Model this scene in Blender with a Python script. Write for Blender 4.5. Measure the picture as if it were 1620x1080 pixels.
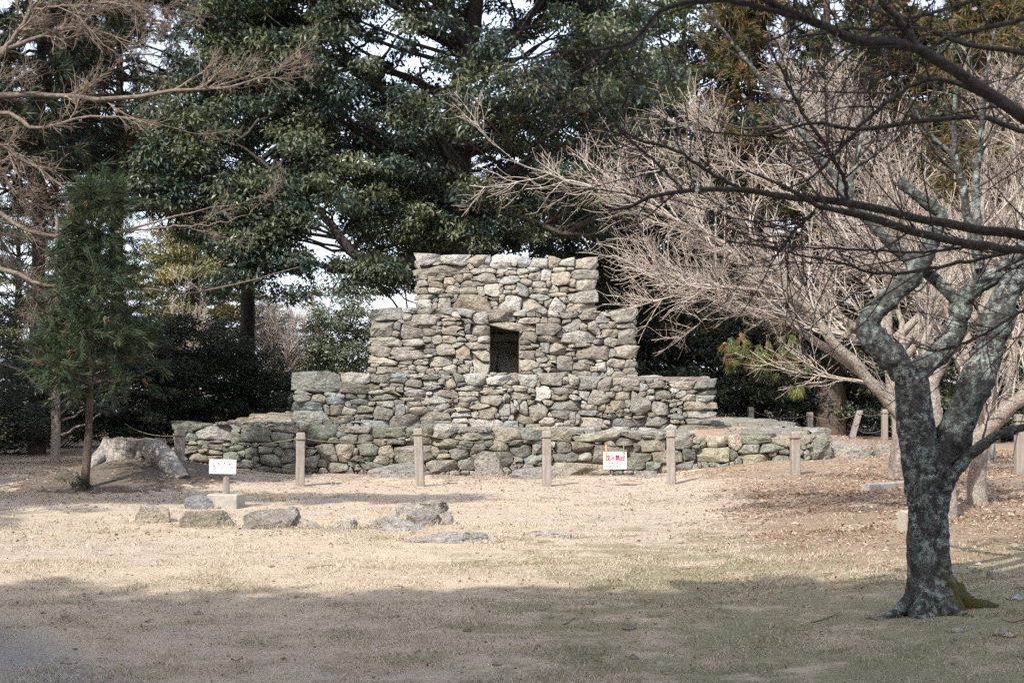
import bpy, math, random
import numpy as np

# ------------------------------------------------------------------ camera, sky, sun, exposure
S = bpy.context.scene
for o in list(bpy.data.objects):
    bpy.data.objects.remove(o, do_unlink=True)
FPX, CXP, CYP, HORIZON, CAMZ = 2250.0, 810.0, 540.0, 613.0, 1.62
PITCH = math.atan((HORIZON - CYP) / FPX)
cam_data = bpy.data.cameras.new('camera')
cam_data.sensor_width = 36.0
cam_data.lens = 36.0 * FPX / 1620.0
cam_data.clip_start = 0.1
cam_data.clip_end = 3000.0
cam_data.dof.use_dof = True
cam_data.dof.focus_distance = 26.0
cam_data.dof.aperture_fstop = 8.0
cam = bpy.data.objects.new('camera', cam_data)
S.collection.objects.link(cam)
cam.location = (0, 0, CAMZ)
cam.rotation_euler = (math.pi / 2 + PITCH, 0, 0)
S.camera = cam

SUN_AZ, SUN_EL = math.radians(32), math.radians(42)     # azimuth: to the left of straight behind the camera
world = bpy.data.worlds.new('World')
S.world = world
world.use_nodes = True
wn = world.node_tree
wn.nodes.clear()
sky = wn.nodes.new('ShaderNodeTexSky')
sky.sky_type = 'NISHITA'
sky.sun_disc = False
sky.sun_elevation = SUN_EL
sky.sun_rotation = math.pi + SUN_AZ
sky.altitude = 300
sky.air_density = 1.0
sky.dust_density = 4.0
sky.ozone_density = 1.0
bg = wn.nodes.new('ShaderNodeBackground')
bg.inputs['Strength'].default_value = 0.15
wo = wn.nodes.new('ShaderNodeOutputWorld')
veil = wn.nodes.new('ShaderNodeMix')           # an even veil of thin high haze over the whole sky
veil.data_type = 'RGBA'
veil.inputs[0].default_value = 0.72
veil.inputs[7].default_value = (2.3, 2.44, 2.9, 1)
wn.links.new(sky.outputs[0], veil.inputs[6])
wn.links.new(veil.outputs[2], bg.inputs[0])
wn.links.new(bg.outputs[0], wo.inputs[0])

sun_data = bpy.data.lights.new('sun', 'SUN')
sun_data.energy = 2.0
sun_data.angle = math.radians(0.53)
sun_data.color = (1.0, 0.95, 0.87)
sun = bpy.data.objects.new('sun', sun_data)
S.collection.objects.link(sun)
sun.rotation_euler = (math.pi / 2 - SUN_EL, 0, -SUN_AZ)
sun.location = (-20, -30, 40)

S.view_settings.view_transform = 'Standard'
S.view_settings.look = 'None'
S.view_settings.exposure = 1.9
S.view_settings.gamma = 1.0
S.view_settings.use_curve_mapping = False
S.cycles.max_bounces = 6
S.cycles.diffuse_bounces = 3
S.cycles.transmission_bounces = 3
S.cycles.use_denoising = False

# ------------------------------------------------------------------ helpers
rng = np.random.default_rng(11)
random.seed(11)
COL = S.collection


def P(px, py, Y):
    """world point at depth Y seen at photograph pixel (px, py)"""
    u = (CYP - py) / FPX
    y = math.cos(PITCH) - u * math.sin(PITCH)
    z = math.sin(PITCH) + u * math.cos(PITCH)
    k = Y / y
    return np.array([(px - CXP) / FPX * k, Y, CAMZ + z * k])


def sstep(a, b, x):
    t = np.clip((x - a) / (b - a), 0, 1)
    return t * t * (3 - 2 * t)


_perm = np.random.default_rng(3).random((256, 256))


def vnoise(x, y):
    xi = np.floor(x).astype(int); yi = np.floor(y).astype(int)
    fx = x - xi; fy = y - yi
    fx = fx * fx * (3 - 2 * fx); fy = fy * fy * (3 - 2 * fy)
    g = lambda i, j: _perm[i % 256, j % 256]
    a = g(xi, yi) * (1 - fx) + g(xi + 1, yi) * fx
    b = g(xi, yi + 1) * (1 - fx) + g(xi + 1, yi + 1) * fx
    return (a * (1 - fy) + b * fy) * 2 - 1


def fbm(x, y, o=4):
    s = 0; a = 1.0
    for i in range(o):
        s = s + a * vnoise(x * 2 ** i + 17.3 * i, y * 2 ** i + 5.1 * i)
        a *= 0.5
    return s


def hz(x, y):
    """height of the ground"""
    x = np.asarray(x, float); y = np.asarray(y, float)
    z = 0.52 * np.exp(-((x + 6.25) / 1.45) ** 2 - ((y - 23.7) / 1.7) ** 2)
    z = z + 0.22 * sstep(1.8, 5.2, x) * (1 - 0.4 * sstep(25, 36, y))
    z = z + 0.42 * sstep(24.8, 28.5, y) * np.exp(-(np.maximum(x - 6.0, 0) / 1.7) ** 2) * sstep(3.5, 5.5, x)
    z = z + 0.09 * sstep(23.9, 25.2, y) * (1 - sstep(9, 12, np.abs(x)))
    z = z + 0.25 * sstep(40, 60, y) + 0.1 * sstep(8, 14, -x)
    near = 1 - sstep(60, 120, np.hypot(x, y))
    z = z + near * (0.035 * fbm(x * 0.35, y * 0.35, 3) + 0.012 * fbm(x * 2.1, y * 2.1, 3))
    return z


def G(px, py):
    """point on the ground seen at pixel"""
    Y = 20.0
    for _ in range(60):
        p = P(px, py, Y)
        h = float(hz(p[0], p[1]))
        d = CAMZ - p[2]
        if d < 1e-3:
            Y *= 0.9; continue
        Yn = Y * (CAMZ - h) / d
        Y += 0.5 * (Yn - Y)
    p = P(px, py, Y)
    p[2] = float(hz(p[0], p[1]))
    return p


def tag(o, label=None, cat=None, group=None, kind=None):
    if label: o['label'] = label
    if cat: o['category'] = cat
    if group: o['group'] = group
    if kind: o['kind'] = kind
    return o


def empty(name, loc=(0, 0, 0), parent=None):
    o = bpy.data.objects.new(name, None)
    COL.objects.link(o)
    o.location = loc
    o.empty_display_size = 0.2
    if parent: o.parent = parent
    return o


def mesh_data(name, V, faces, mat, col=None, smooth=False, mat_idx=None):
    """faces: list of int arrays with 3 or 4 columns"""
    V = np.asarray(V, np.float32)
    me = bpy.data.meshes.new(name)
    me.vertices.add(len(V))
    me.vertices.foreach_set('co', V.ravel())
    faces = [np.asarray(f, np.int32) for f in faces if len(f)]
    loops = np.concatenate([f.ravel() for f in faces])
    tot = np.concatenate([np.full(len(f), f.shape[1], np.int32) for f in faces])
    start = np.concatenate([[0], np.cumsum(tot)[:-1]]).astype(np.int32)
    me.loops.add(len(loops)); me.loops.foreach_set('vertex_index', loops)
    me.polygons.add(len(tot))
    me.polygons.foreach_set('loop_start', start)
    me.polygons.foreach_set('loop_total', tot)
    me.polygons.foreach_set('use_smooth', np.full(len(tot), smooth, bool))
    for m in (mat if isinstance(mat, (list, tuple)) else [mat]):
        me.materials.append(m)
    if mat_idx is not None:
        me.polygons.foreach_set('material_index', np.asarray(mat_idx, np.int32))
    if col is not None:
        a = me.color_attributes.new('tint', 'FLOAT_COLOR', 'POINT')
        c = np.ones((len(V), 4), np.float32); c[:, :3] = col
        a.data.foreach_set('color', c.ravel())
    me.update(calc_edges=True)
    return me


def obj(name, me, parent=None, loc=None):
    o = bpy.data.objects.new(name, me)
    COL.objects.link(o)
    if parent: o.parent = parent
    if loc is not None: o.location = loc
    return o


def mk(name, V, faces, mat, parent=None, col=None, smooth=False, loc=None, mat_idx=None):
    return obj(name, mesh_data(name, V, faces, mat, col, smooth, mat_idx), parent, loc)


def copy_tree(o, parent=None):
    c = o.copy(); COL.objects.link(c)
    if parent: c.parent = parent
    for ch in o.children:
        copy_tree(ch, c)
    return c


def norm(v):
    return v / np.maximum(np.linalg.norm(v, axis=-1, keepdims=True), 1e-9)


def tubes(PL, R, sides=6, bump=0.0, cap=False):
    """PL (N,K,3) polylines, R (N,K) radii -> verts, quads"""
    PL = np.asarray(PL, float); R = np.asarray(R, float)
    if PL.ndim == 2: PL = PL[None]; R = R[None]
    N, K, _ = PL.shape
    T = norm(np.gradient(PL, axis=1))
    mean = norm(PL[:, -1] - PL[:, 0])
    ref = np.where(np.abs(mean[:, 2:3]) > 0.75, np.array([[1.0, 0.13, 0.0]]), np.array([[0.05, 0.1, 1.0]]))
    A = norm(np.cross(T, ref[:, None, :]))
    B = np.cross(T, A)
    th = np.arange(sides) * 2 * np.pi / sides
    rr = R[:, :, None] * (1 + bump * rng.standard_normal((N, K, sides))) if bump else np.repeat(R[:, :, None], sides, 2)
    V = PL[:, :, None, :] + rr[..., None] * (np.cos(th)[None, None, :, None] * A[:, :, None, :] + np.sin(th)[None, None, :, None] * B[:, :, None, :])
    V = V.reshape(-1, 3)
    n = np.arange(N)[:, None, None] * K * sides
    k = np.arange(K - 1)[None, :, None] * sides
    s = np.arange(sides)[None, None, :]; s2 = (s + 1) % sides
    F = np.stack([n + k + s, n + k + s2, n + k + sides + s2, n + k + sides + s], -1).reshape(-1, 4)
    if cap:
        extra = []; base = len(V); cv = []
        for i in range(N):
            cv.append(PL[i, -1] + T[i, -1] * R[i, -1] * 0.15)
            o = i * K * sides + (K - 1) * sides
            for j in range(sides):
                extra.append((o + j, o + (j + 1) % sides, base + i, base + i))
        V = np.concatenate([V, np.array(cv)])
        return V, [F, np.array(extra)[:, :3]]
    return V, [F]


def join(parts):
    """list of (V, [faces]) -> one"""
    Vs, Fs, off = [], {}, 0
    for V, F in parts:
        Vs.append(V)
        for f in F:
            f = np.asarray(f)
            if len(f): Fs.setdefault(f.shape[1], []).append(f + off)
        off += len(V)
    return np.concatenate(Vs), [np.concatenate(v) for v in Fs.values()]


def spline(pts, K):
    """Catmull-Rom through pts (n,d) resampled to K points"""
    p = np.asarray(pts, float)
    q = np.concatenate([[2 * p[0] - p[1]], p, [2 * p[-1] - p[-2]]])
    seg = np.linalg.norm(np.diff(p[:, :3], axis=0), axis=1)
    s = np.concatenate([[0], np.cumsum(seg)])
    t = np.linspace(0, s[-1], K)
    i = np.clip(np.searchsorted(s, t, side='right') - 1, 0, len(p) - 2)
    u = ((t - s[i]) / np.maximum(seg[i], 1e-9))[:, None]
    a, b, c, d = q[i], q[i + 1], q[i + 2], q[i + 3]
    return 0.5 * (2 * b + (c - a) * u + (2 * a - 5 * b + 4 * c - d) * u ** 2 + (3 * b - a - 3 * c + d) * u ** 3)


def grow(PL, R, n, ln, ang, up=0.15, wig=0.12, rf=0.55, rmax=1.0, rend=0.004, K=5, tmin=0.2, bias=None, taper_t=0.45):
    """n children for each parent polyline"""
    N, KP, _ = PL.shape
    idx = np.repeat(np.arange(N), n)
    M = len(idx)
    t = tmin + (1 - tmin) * rng.random(M)
    f = t * (KP - 1); i = np.minimum(f.astype(int), KP - 2); u = (f - i)[:, None]
    pos = PL[idx, i] * (1 - u) + PL[idx, i + 1] * u
    tan = norm(PL[idx, i + 1] - PL[idx, i])
    pr = R[idx, i] * (1 - u[:, 0]) + R[idx, i + 1] * u[:, 0]
    perp = norm(np.cross(tan, rng.standard_normal((M, 3))))
    a = np.radians(rng.uniform(ang[0], ang[1], M))[:, None]
    d = np.cos(a) * tan + np.sin(a) * perp
    L = rng.uniform(ln[0], ln[1], M) * (1 - taper_t * t)
    out = np.zeros((M, K, 3)); out[:, 0] = pos
    for k in range(1, K):
        d = d + wig * rng.standard_normal((M, 3))
        d[:, 2] += up
        if bias is not None: d = d + np.asarray(bias)
        d = norm(d)
        out[:, k] = out[:, k - 1] + d * (L / (K - 1))[:, None]
    r0 = np.minimum(pr * rf, rmax)
    rad = r0[:, None] + (np.minimum(rend, r0)[:, None] - r0[:, None]) * np.linspace(0, 1, K)[None]
    return out, rad


# ------------------------------------------------------------------ materials
def new_mat(name):
    m = bpy.data.materials.new(name)
    m.use_nodes = True
    nt = m.node_tree
    nt.nodes.clear()
    return m, nt


class N:
    def __init__(s, nt): s.nt = nt
    def a(s, typ, **kw):
        n = s.nt.nodes.new('ShaderNode' + typ)
        for k, v in kw.items():
            if k.startswith('i_'):
                key = k[2:]
                key = int(key) if key.isdigit() else key.replace('_', ' ')
                inp = n.inputs[key]
                if hasattr(v, 'links') or isinstance(v, bpy.types.NodeSocket): s.nt.links.new(v, inp)
                else: inp.default_value = v
            else: setattr(n, k, v)
        return n
    def noise(s, scale, detail=5, rough=0.6, vec=None, dim='3D'):
        n = s.a('TexNoise', noise_dimensions=dim)
        n.inputs['Scale'].default_value = scale
        n.inputs['Detail'].default_value = detail
        n.inputs['Roughness'].default_value = rough
        if vec is not None: s.nt.links.new(vec, n.inputs['Vector'])
        return n.outputs['Fac']
    def ramp(s, fac, stops, interp='LINEAR'):
        n = s.a('ValToRGB')
        s.nt.links.new(fac, n.inputs[0])
        r = n.color_ramp; r.interpolation = interp
        while len(r.elements) < len(stops): r.elements.new(0.5)
        for e, (p, c) in zip(r.elements, stops):
            e.position = p
            e.color = (c, c, c, 1) if isinstance(c, (int, float)) else (*c, 1)
        return n.outputs[0]
    def mix(s, fac, a, b, typ='MIX'):
        n = s.a('Mix', data_type='RGBA', blend_type=typ)
        for v, k in ((fac, 0), (a, 6), (b, 7)):
            if isinstance(v, bpy.types.NodeSocket): s.nt.links.new(v, n.inputs[k])
            else: n.inputs[k].default_value = v if k == 0 else (*v, 1) if len(v) == 3 else v
        return n.outputs[2]
    def math(s, op, a, b=0.0):
        n = s.a('Math', operation=op)
        for i, v in enumerate((a, b)):
            if isinstance(v, bpy.types.NodeSocket): s.nt.links.new(v, n.inputs[i])
            else: n.inputs[i].default_value = v
        return n.outputs[0]
    def pos(s): return s.a('NewGeometry').outputs['Position']
    def objc(s): return s.a('TexCoord').outputs['Object']
    def attr(s, name='tint'):
        return s.a('Attribute', attribute_name=name).outputs['Color']
    def out(s, color, rough=0.85, bump=None, bstr=0.5, bdist=0.02, spec=0.3, trans=0.0, tcol=None):
        p = s.a('BsdfPrincipled')
        for v, k in ((color, 'Base Color'), (rough, 'Roughness'), (spec, 'Specular IOR Level')):
            if isinstance(v, bpy.types.NodeSocket): s.nt.links.new(v, p.inputs[k])
            else: p.inputs[k].default_value = (*v, 1) if k == 'Base Color' else v
        if bump is not None:
            b = s.a('Bump'); b.inputs['Strength'].default_value = bstr; b.inputs['Distance'].default_value = bdist
            s.nt.links.new(bump, b.inputs['Height']); s.nt.links.new(b.outputs[0], p.inputs['Normal'])
        sh = p.outputs[0]
        if trans > 0:
            t = s.a('BsdfTranslucent')
            c = tcol if tcol is not None else color
            if isinstance(c, bpy.types.NodeSocket): s.nt.links.new(c, t.inputs[0])
            else: t.inputs[0].default_value = (*c, 1)
            mx = s.a('MixShader'); mx.inputs[0].default_value = trans
            s.nt.links.new(sh, mx.inputs[1]); s.nt.links.new(t.outputs[0], mx.inputs[2])
            sh = mx.outputs[0]
        o = s.a('OutputMaterial'); s.nt.links.new(sh, o.inputs[0])


def m_stone(name, lichen=0.35, green=0.15):
    m, nt = new_mat(name); n = N(nt); p = n.pos()
    t = n.attr()
    big = n.noise(5.0, 6, 0.65, p); fine = n.noise(22.0, 8, 0.78, p); mid = n.noise(11.0, 6, 0.68, p)
    c = n.mix(1.0, t, n.ramp(fine, [(0.30, 0.42), (0.5, 1.0), (0.72, 1.42)]), 'MULTIPLY')
    c = n.mix(1.0, c, n.ramp(big, [(0.3, (0.72, 0.70, 0.68)), (0.55, (1.0, 1.0, 1.0)), (0.75, (1.22, 1.18, 1.08))]), 'MULTIPLY')
    lf = n.math('MULTIPLY', n.ramp(mid, [(0.56, 0.0), (0.66, 1.0)]), lichen)
    c = n.mix(lf, c, (0.40, 0.40, 0.35))
    gf = n.math('MULTIPLY', n.ramp(n.noise(3.1, 5, 0.6, p), [(0.52, 0.0), (0.68, 1.0)]), green)
    c = n.mix(gf, c, (0.15, 0.17, 0.09))
    df = n.math('MULTIPLY', n.ramp(n.noise(24.0, 6, 0.75, p), [(0.53, 0.0), (0.65, 1.0)]), 0.62)
    c = n.mix(df, c, (0.075, 0.068, 0.06))
    h = n.math('ADD', n.math('MULTIPLY', mid, 0.9), n.math('MULTIPLY', fine, 0.6))
    n.out(c, 0.95, h, 1.0, 0.06, 0.15)
    return m


def m_tint(name, rough=0.5, trans=0.25, spec=0.35, var=6.0):
    """leaf-like: colour from the tint attribute"""
    m, nt = new_mat(name); n = N(nt)
    t = n.attr()
    tc = n.mix(1.0, t, (1.5, 1.45, 0.7), 'MULTIPLY')
    n.out(t, rough, trans=trans, tcol=tc, spec=spec)
    return m


def m_bark(name, a, b, scale=9.0, stretch=0.25, lichen=None, lich_amt=0.5, moss=None, bstr=0.8):
    m, nt = new_mat(name); n = N(nt); p = n.pos()
    mp = n.a('Mapping'); nt.links.new(p, mp.inputs[0]); mp.inputs['Scale'].default_value = (1, 1, stretch)
    f = n.noise(scale * 3, 6, 0.7, mp.outputs[0]); g = n.noise(scale, 4, 0.6, p)
    c = n.mix(n.ramp(f, [(0.3, 0.0), (0.7, 1.0)]), a, b)
    c = n.mix(1.0, c, n.ramp(g, [(0.3, 0.7), (0.7, 1.25)]), 'MULTIPLY')
    if lichen is not None:
        l1 = n.noise(scale * 1.9, 10, 0.8, p)
        lf = n.ramp(l1, [(0.62 - 0.16 * lich_amt, 0.0), (0.66 - 0.10 * lich_amt, 0.85)])
        lc = n.mix(n.ramp(n.noise(4.0, 3, 0.5, p), [(0.4, 0.0), (0.62, 1.0)]), lichen[0], lichen[1])
        l2 = n.noise(scale * 0.45, 4, 0.6, p)
        lf = n.math('MULTIPLY', lf, n.ramp(l2, [(0.38, 0.15), (0.52, 1.0)]))
        c = n.mix(lf, c, lc)
    if moss is not None:
        z = n.a('SeparateXYZ'); nt.links.new(p, z.inputs[0])
        mf = n.math('MULTIPLY', n.ramp(n.noise(7.0, 5, 0.6, p), [(0.38, 0.0), (0.54, 1.0)]),
                    n.ramp(n.math('MULTIPLY', z.outputs[2], 0.5), [(0.16, 1.0), (0.30, 0.0)]))
        mf = n.math('MULTIPLY', mf, n.ramp(n.math('MULTIPLY', n.math('SUBTRACT', z.outputs[0], moss[1]), 1.0), [(0.05, 0.0), (0.2, 1.0)]))
        c = n.mix(mf, c, moss[0])
    n.out(c, 0.92, n.math('ADD', f, n.math('MULTIPLY', g, 0.8)), bstr, 0.045, 0.15)
    return m


def m_plain(name, a, b, scale=20.0, rough=0.85, bstr=0.3, stretch=(1, 1, 1), spec=0.25, dark=None):
    m, nt = new_mat(name); n = N(nt); p = n.objc()
    mp = n.a('Mapping'); nt.links.new(p, mp.inputs[0]); mp.inputs['Scale'].default_value = stretch
    f = n.noise(scale, 6, 0.65, mp.outputs[0])
    c = n.mix(n.ramp(f, [(0.3, 0.0), (0.7, 1.0)]), a, b)
    if dark is not None:
        c = n.mix(n.ramp(n.noise(scale * 0.35, 5, 0.7, p), [(0.5, 0.0), (0.7, 0.7)]), c, dark)
    n.out(c, rough, f, bstr, 0.01, spec)
    return m


M = {}
M['stone'] = m_stone('rubble_stone')
M['stone_base'] = m_stone('rubble_stone_mossy', 0.4, 0.2)
M['rock'] = m_stone('field_rock', 0.5, 0.1)
M['earth'] = m_plain('wall_core_earth', (0.12, 0.105, 0.09), (0.22, 0.19, 0.16), 14, 0.95, 0.8)
M['leaf'] = m_tint('broad_leaf', 0.42, 0.22, 0.45)
M['needle'] = m_tint('conifer_needle', 0.6, 0.15, 0.25)
M['litter'] = m_tint('dead_leaf', 0.8, 0.1, 0.15)
M['straw'] = m_tint('dry_grass_blade', 0.75, 0.15, 0.2)
M['bark_dark'] = m_bark('dark_bark', (0.035, 0.03, 0.026), (0.09, 0.08, 0.068))
M['bark_cedar'] = m_bark('cedar_bark', (0.05, 0.038, 0.03), (0.15, 0.115, 0.09), 12, 0.12)
M['bark_cherry'] = m_bark('cherry_bark', (0.17, 0.142, 0.118), (0.40, 0.35, 0.30), 14, 0.6, ((0.30, 0.28, 0.24), (0.38, 0.36, 0.31)), 0.5)
M['bark_brown'] = m_bark('grey_brown_bark', (0.10, 0.078, 0.06), (0.25, 0.20, 0.16), 9, 0.6)
M['twig_pale'] = m_bark('pale_twig', (0.37, 0.315, 0.27), (0.60, 0.54, 0.475), 6, 1.0)
M['twig_brown'] = m_bark('brown_twig', (0.17, 0.13, 0.10), (0.34, 0.275, 0.22), 6, 1.0)
M['twig_tip'] = m_bark('reddish_twig_tip', (0.27, 0.205, 0.17), (0.50, 0.42, 0.365), 6, 1.0)
M['bark_plum'] = m_bark('plum_bark', (0.028, 0.027, 0.026), (0.105, 0.10, 0.095), 10, 0.6,
                        ((0.25, 0.32, 0.28), (0.44, 0.49, 0.45)), 0.85, ((0.09, 0.08, 0.018), 2.86), 1.0)
M['twig_plum'] = m_bark('plum_twig', (0.05, 0.042, 0.037), (0.135, 0.115, 0.10), 16, 0.7, ((0.16, 0.17, 0.15), (0.2, 0.2, 0.18)), 0.2)
M['wood_post'] = m_plain('weathered_post', (0.18, 0.155, 0.135), (0.31, 0.275, 0.24), 26, 0.85, 0.5, (1, 1, 0.08), dark=(0.15, 0.13, 0.115))
M['rope'] = m_plain('hemp_rope', (0.13, 0.105, 0.08), (0.27, 0.23, 0.175), 60, 0.9, 0.4)
M['concrete'] = m_plain('weathered_concrete', (0.27, 0.25, 0.215), (0.36, 0.335, 0.295), 16, 0.92, 0.35, dark=(0.19, 0.175, 0.15))
M['stump'] = m_bark('bleached_stump_wood', (0.11, 0.092, 0.076), (0.50, 0.465, 0.41), 9, 0.12, ((0.22, 0.235, 0.19), (0.36, 0.34, 0.30)), 0.3, bstr=1.0)
M['stump_cut'] = m_plain('rotten_cut_wood', (0.055, 0.045, 0.035), (0.17, 0.145, 0.12), 15, 0.95, 0.9)
M['board'] = m_plain('white_sign_board', (0.50, 0.485, 0.475), (0.62, 0.61, 0.60), 8, 0.6, 0.1)
M['board_new'] = m_plain('white_plastic_sign', (0.56, 0.55, 0.565), (0.62, 0.61, 0.625), 5, 0.45, 0.05)
M['ink_red'] = m_plain('red_ink', (0.62, 0.05, 0.09), (0.68, 0.08, 0.12), 8, 0.6, 0.0)
M['ink_black'] = m_plain('black_ink', (0.06, 0.06, 0.065), (0.1, 0.1, 0.1), 8, 0.6, 0.0)
M['ink_faded'] = m_plain('faded_ink', (0.06, 0.06, 0.07), (0.25, 0.25, 0.26), 60, 0.7, 0.0)
M['cord_orange'] = m_plain('orange_cord', (0.75, 0.32, 0.04), (0.85, 0.42, 0.08), 30, 0.7, 0.1)
M['bud'] = m_plain('pink_bud', (0.24, 0.125, 0.11), (0.36, 0.21, 0.185), 30, 0.6, 0.1)
M['petal'] = m_plain('pale_pink_petal', (0.70, 0.58, 0.60), (0.80, 0.72, 0.73), 30, 0.6, 0.0)


# ------------------------------------------------------------------ ground
def ground_material():
    m, nt = new_mat('dry_lawn_ground'); n = N(nt); p = n.pos()
    sep = n.a('SeparateXYZ'); nt.links.new(p, sep.inputs[0]); X, Y = sep.outputs[0], sep.outputs[1]
    f1 = n.noise(0.7, 6, 0.6, p); f2 = n.noise(3.5, 6, 0.65, p); f3 = n.noise(30, 6, 0.75, p); f4 = n.noise(110, 4, 0.8, p)
    straw = n.mix(n.ramp(f3, [(0.3, 0.0), (0.7, 1.0)]), (0.35, 0.28, 0.195), (0.51, 0.425, 0.32))
    straw = n.mix(n.ramp(f4, [(0.35, 0.0), (0.65, 1.0)]), straw, (0.46, 0.38, 0.28))
    # bare pinkish sand streaks, stretched along X
    mp = n.a('Mapping'); nt.links.new(p, mp.inputs[0]); mp.inputs['Scale'].default_value = (0.35, 1.1, 1)
    sn = n.noise(0.9, 7, 0.62, mp.outputs[0])
    sand_band = n.ramp(n.math('MULTIPLY', Y, 1 / 40), [(0.30, 0.0), (0.40, 0.14), (0.545, 0.15), (0.585, 0.24), (0.615, 0.24), (0.66, 0.05)])
    def spot(x0, y0, rx, ry, amt):      # worn bare places
        dx = n.math('POWER', n.math('ABSOLUTE', n.math('MULTIPLY', n.math('SUBTRACT', X, x0), 1 / rx)), 2.0)
        dy = n.math('POWER', n.math('ABSOLUTE', n.math('MULTIPLY', n.math('SUBTRACT', Y, y0), 1 / ry)), 2.0)
        return n.math('MULTIPLY', n.math('MAXIMUM', n.math('SUBTRACT', 1.0, n.math('ADD', dx, dy)), 0.0), amt)
    worn = n.math('ADD', n.math('ADD', spot(2.3, 16.5, 2.0, 2.6, .30), spot(-4.8, 14.4, 2.2, 1.2, .28)), n.math('ADD', spot(1.5, 11.6, 1.0, .7, .28), spot(3.2, 20.8, 3.2, 1.8, .28)))
    sf = n.ramp(n.math('ADD', n.math('ADD', sn, worn), sand_band), [(0.60, 0.0), (0.70, 1.0)])
    sand = n.mix(n.ramp(f3, [(0.3, 0.0), (0.7, 1.0)]), (0.35, 0.287, 0.222), (0.48, 0.40, 0.325))
    c = n.mix(sf, straw, sand)
    # green moss / grass patches
    gx = n.math('MULTIPLY', n.ramp(n.math('MULTIPLY', n.math('ADD', X, 6.0), 1 / 14), [(0.36, 0.0), (0.5, 0.2)]),
                n.ramp(n.math('MULTIPLY', Y, 1 / 40), [(0.33, 1.0), (0.46, 0.0)]))
    gn = n.noise(1.6, 7, 0.7, p)
    gf = n.ramp(n.math('ADD', gn, gx), [(0.57, 0.0), (0.69, 0.65)])
    c = n.mix(gf, c, n.mix(f3, (0.10, 0.105, 0.045), (0.21, 0.20, 0.10)))
    # reddish brown soil and leaf crumbs to the right and around the monument
    lx = n.ramp(n.math('MULTIPLY', n.math('SUBTRACT', X, n.math('MULTIPLY', Y, 0.12)), 1 / 6), [(0.02, 0.0), (0.19, 0.30)])
    lb = n.ramp(n.math('MULTIPLY', Y, 1 / 40), [(0.585, 0.0), (0.62, 0.17)])
    ly = n.ramp(n.math('MULTIPLY', Y, 1 / 40), [(0.26, 0.0), (0.34, 1.0)])
    ln_ = n.noise(2.4, 7, 0.72, p)
    lf = n.ramp(n.math('ADD', ln_, n.math('ADD', n.math('MULTIPLY', lx, ly), lb)), [(0.60, 0.0), (0.76, 0.85)])
    c = n.mix(lf, c, n.mix(n.ramp(f3, [(0.35, 0.0), (0.65, 1.0)]), (0.15, 0.10, 0.068), (0.34, 0.255, 0.185)))
    # brown soil of the left mound, its shade darkened into the colour, blue-grey gravel in the near left corner
    mx = n.math('ADD', n.math('POWER', n.math('ABSOLUTE', n.math('MULTIPLY', n.math('ADD', X, 6.3), 1 / 2.3)), 2.0),
                n.math('POWER', n.math('ABSOLUTE', n.math('MULTIPLY', n.math('SUBTRACT', Y, 23.2), 1 / 2.6)), 2.0))
    mf = n.ramp(n.math('ADD', mx, n.math('MULTIPLY', f2, 0.8)), [(0.95, 1.0), (1.45, 0.0)])
    c = n.mix(mf, c, n.mix(f3, (0.085, 0.068, 0.054), (0.19, 0.16, 0.13)))
    gr = n.ramp(n.math('ADD', n.math('MULTIPLY', n.math('ADD', X, n.math('MULTIPLY', Y, 0.30)), -0.8), n.math('ADD', n.math('MULTIPLY', n.math('SUBTRACT', 9.2, Y), 0.35), f2)), [(0.55, 0.0), (0.95, 0.75)])
    c = n.mix(gr, c, n.mix(n.ramp(f4, [(0.35, 0.0), (0.65, 1.0)]), (0.13, 0.13, 0.145), (0.30, 0.29, 0.30)))
    # forest floor behind
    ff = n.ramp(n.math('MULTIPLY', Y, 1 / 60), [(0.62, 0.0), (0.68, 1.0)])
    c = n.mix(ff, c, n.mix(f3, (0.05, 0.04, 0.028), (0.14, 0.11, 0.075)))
    c = n.mix(1.0, c, n.ramp(f4, [(0.32, 0.82), (0.5, 1.0), (0.68, 1.12)]), 'MULTIPLY')
    c = n.mix(1.0, c, n.ramp(f2, [(0.25, 0.78), (0.5, 1.0), (0.75, 1.14)]), 'MULTIPLY')
    h = n.math('ADD', n.math('MULTIPLY', f3, 1.0), n.math('MULTIPLY', f4, 0.5))
    n.out(c, 0.95, h, 0.8, 0.025, 0.1)
    return m


def axis(lo, hi, step, far, ratio=1.35):
    core = list(np.arange(lo, hi + 1e-6, step))
    s = step; a = []; v = lo
    while v > -far:
        s *= ratio; v -= s; a.append(v)
    s = step; b = []; v = core[-1]
    while v < far:
        s *= ratio; v += s; b.append(v)
    return np.array(a[::-1] + core + b)


gxs = axis(-11, 13, 0.13, 700); gys = axis(4, 41, 0.13, 700)
XX, YY = np.meshgrid(gxs, gys)
ZZ = hz(XX, YY)
nx, ny = len(gxs), len(gys)
ii = (np.arange(ny - 1)[:, None] * nx + np.arange(nx - 1)[None]).ravel()
ground = mk('ground', np.stack([XX.ravel(), YY.ravel(), ZZ.ravel()], 1), [np.stack([ii, ii + 1, ii + nx + 1, ii + nx], 1)], ground_material(), smooth=True)
tag(ground, kind='structure')

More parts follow.
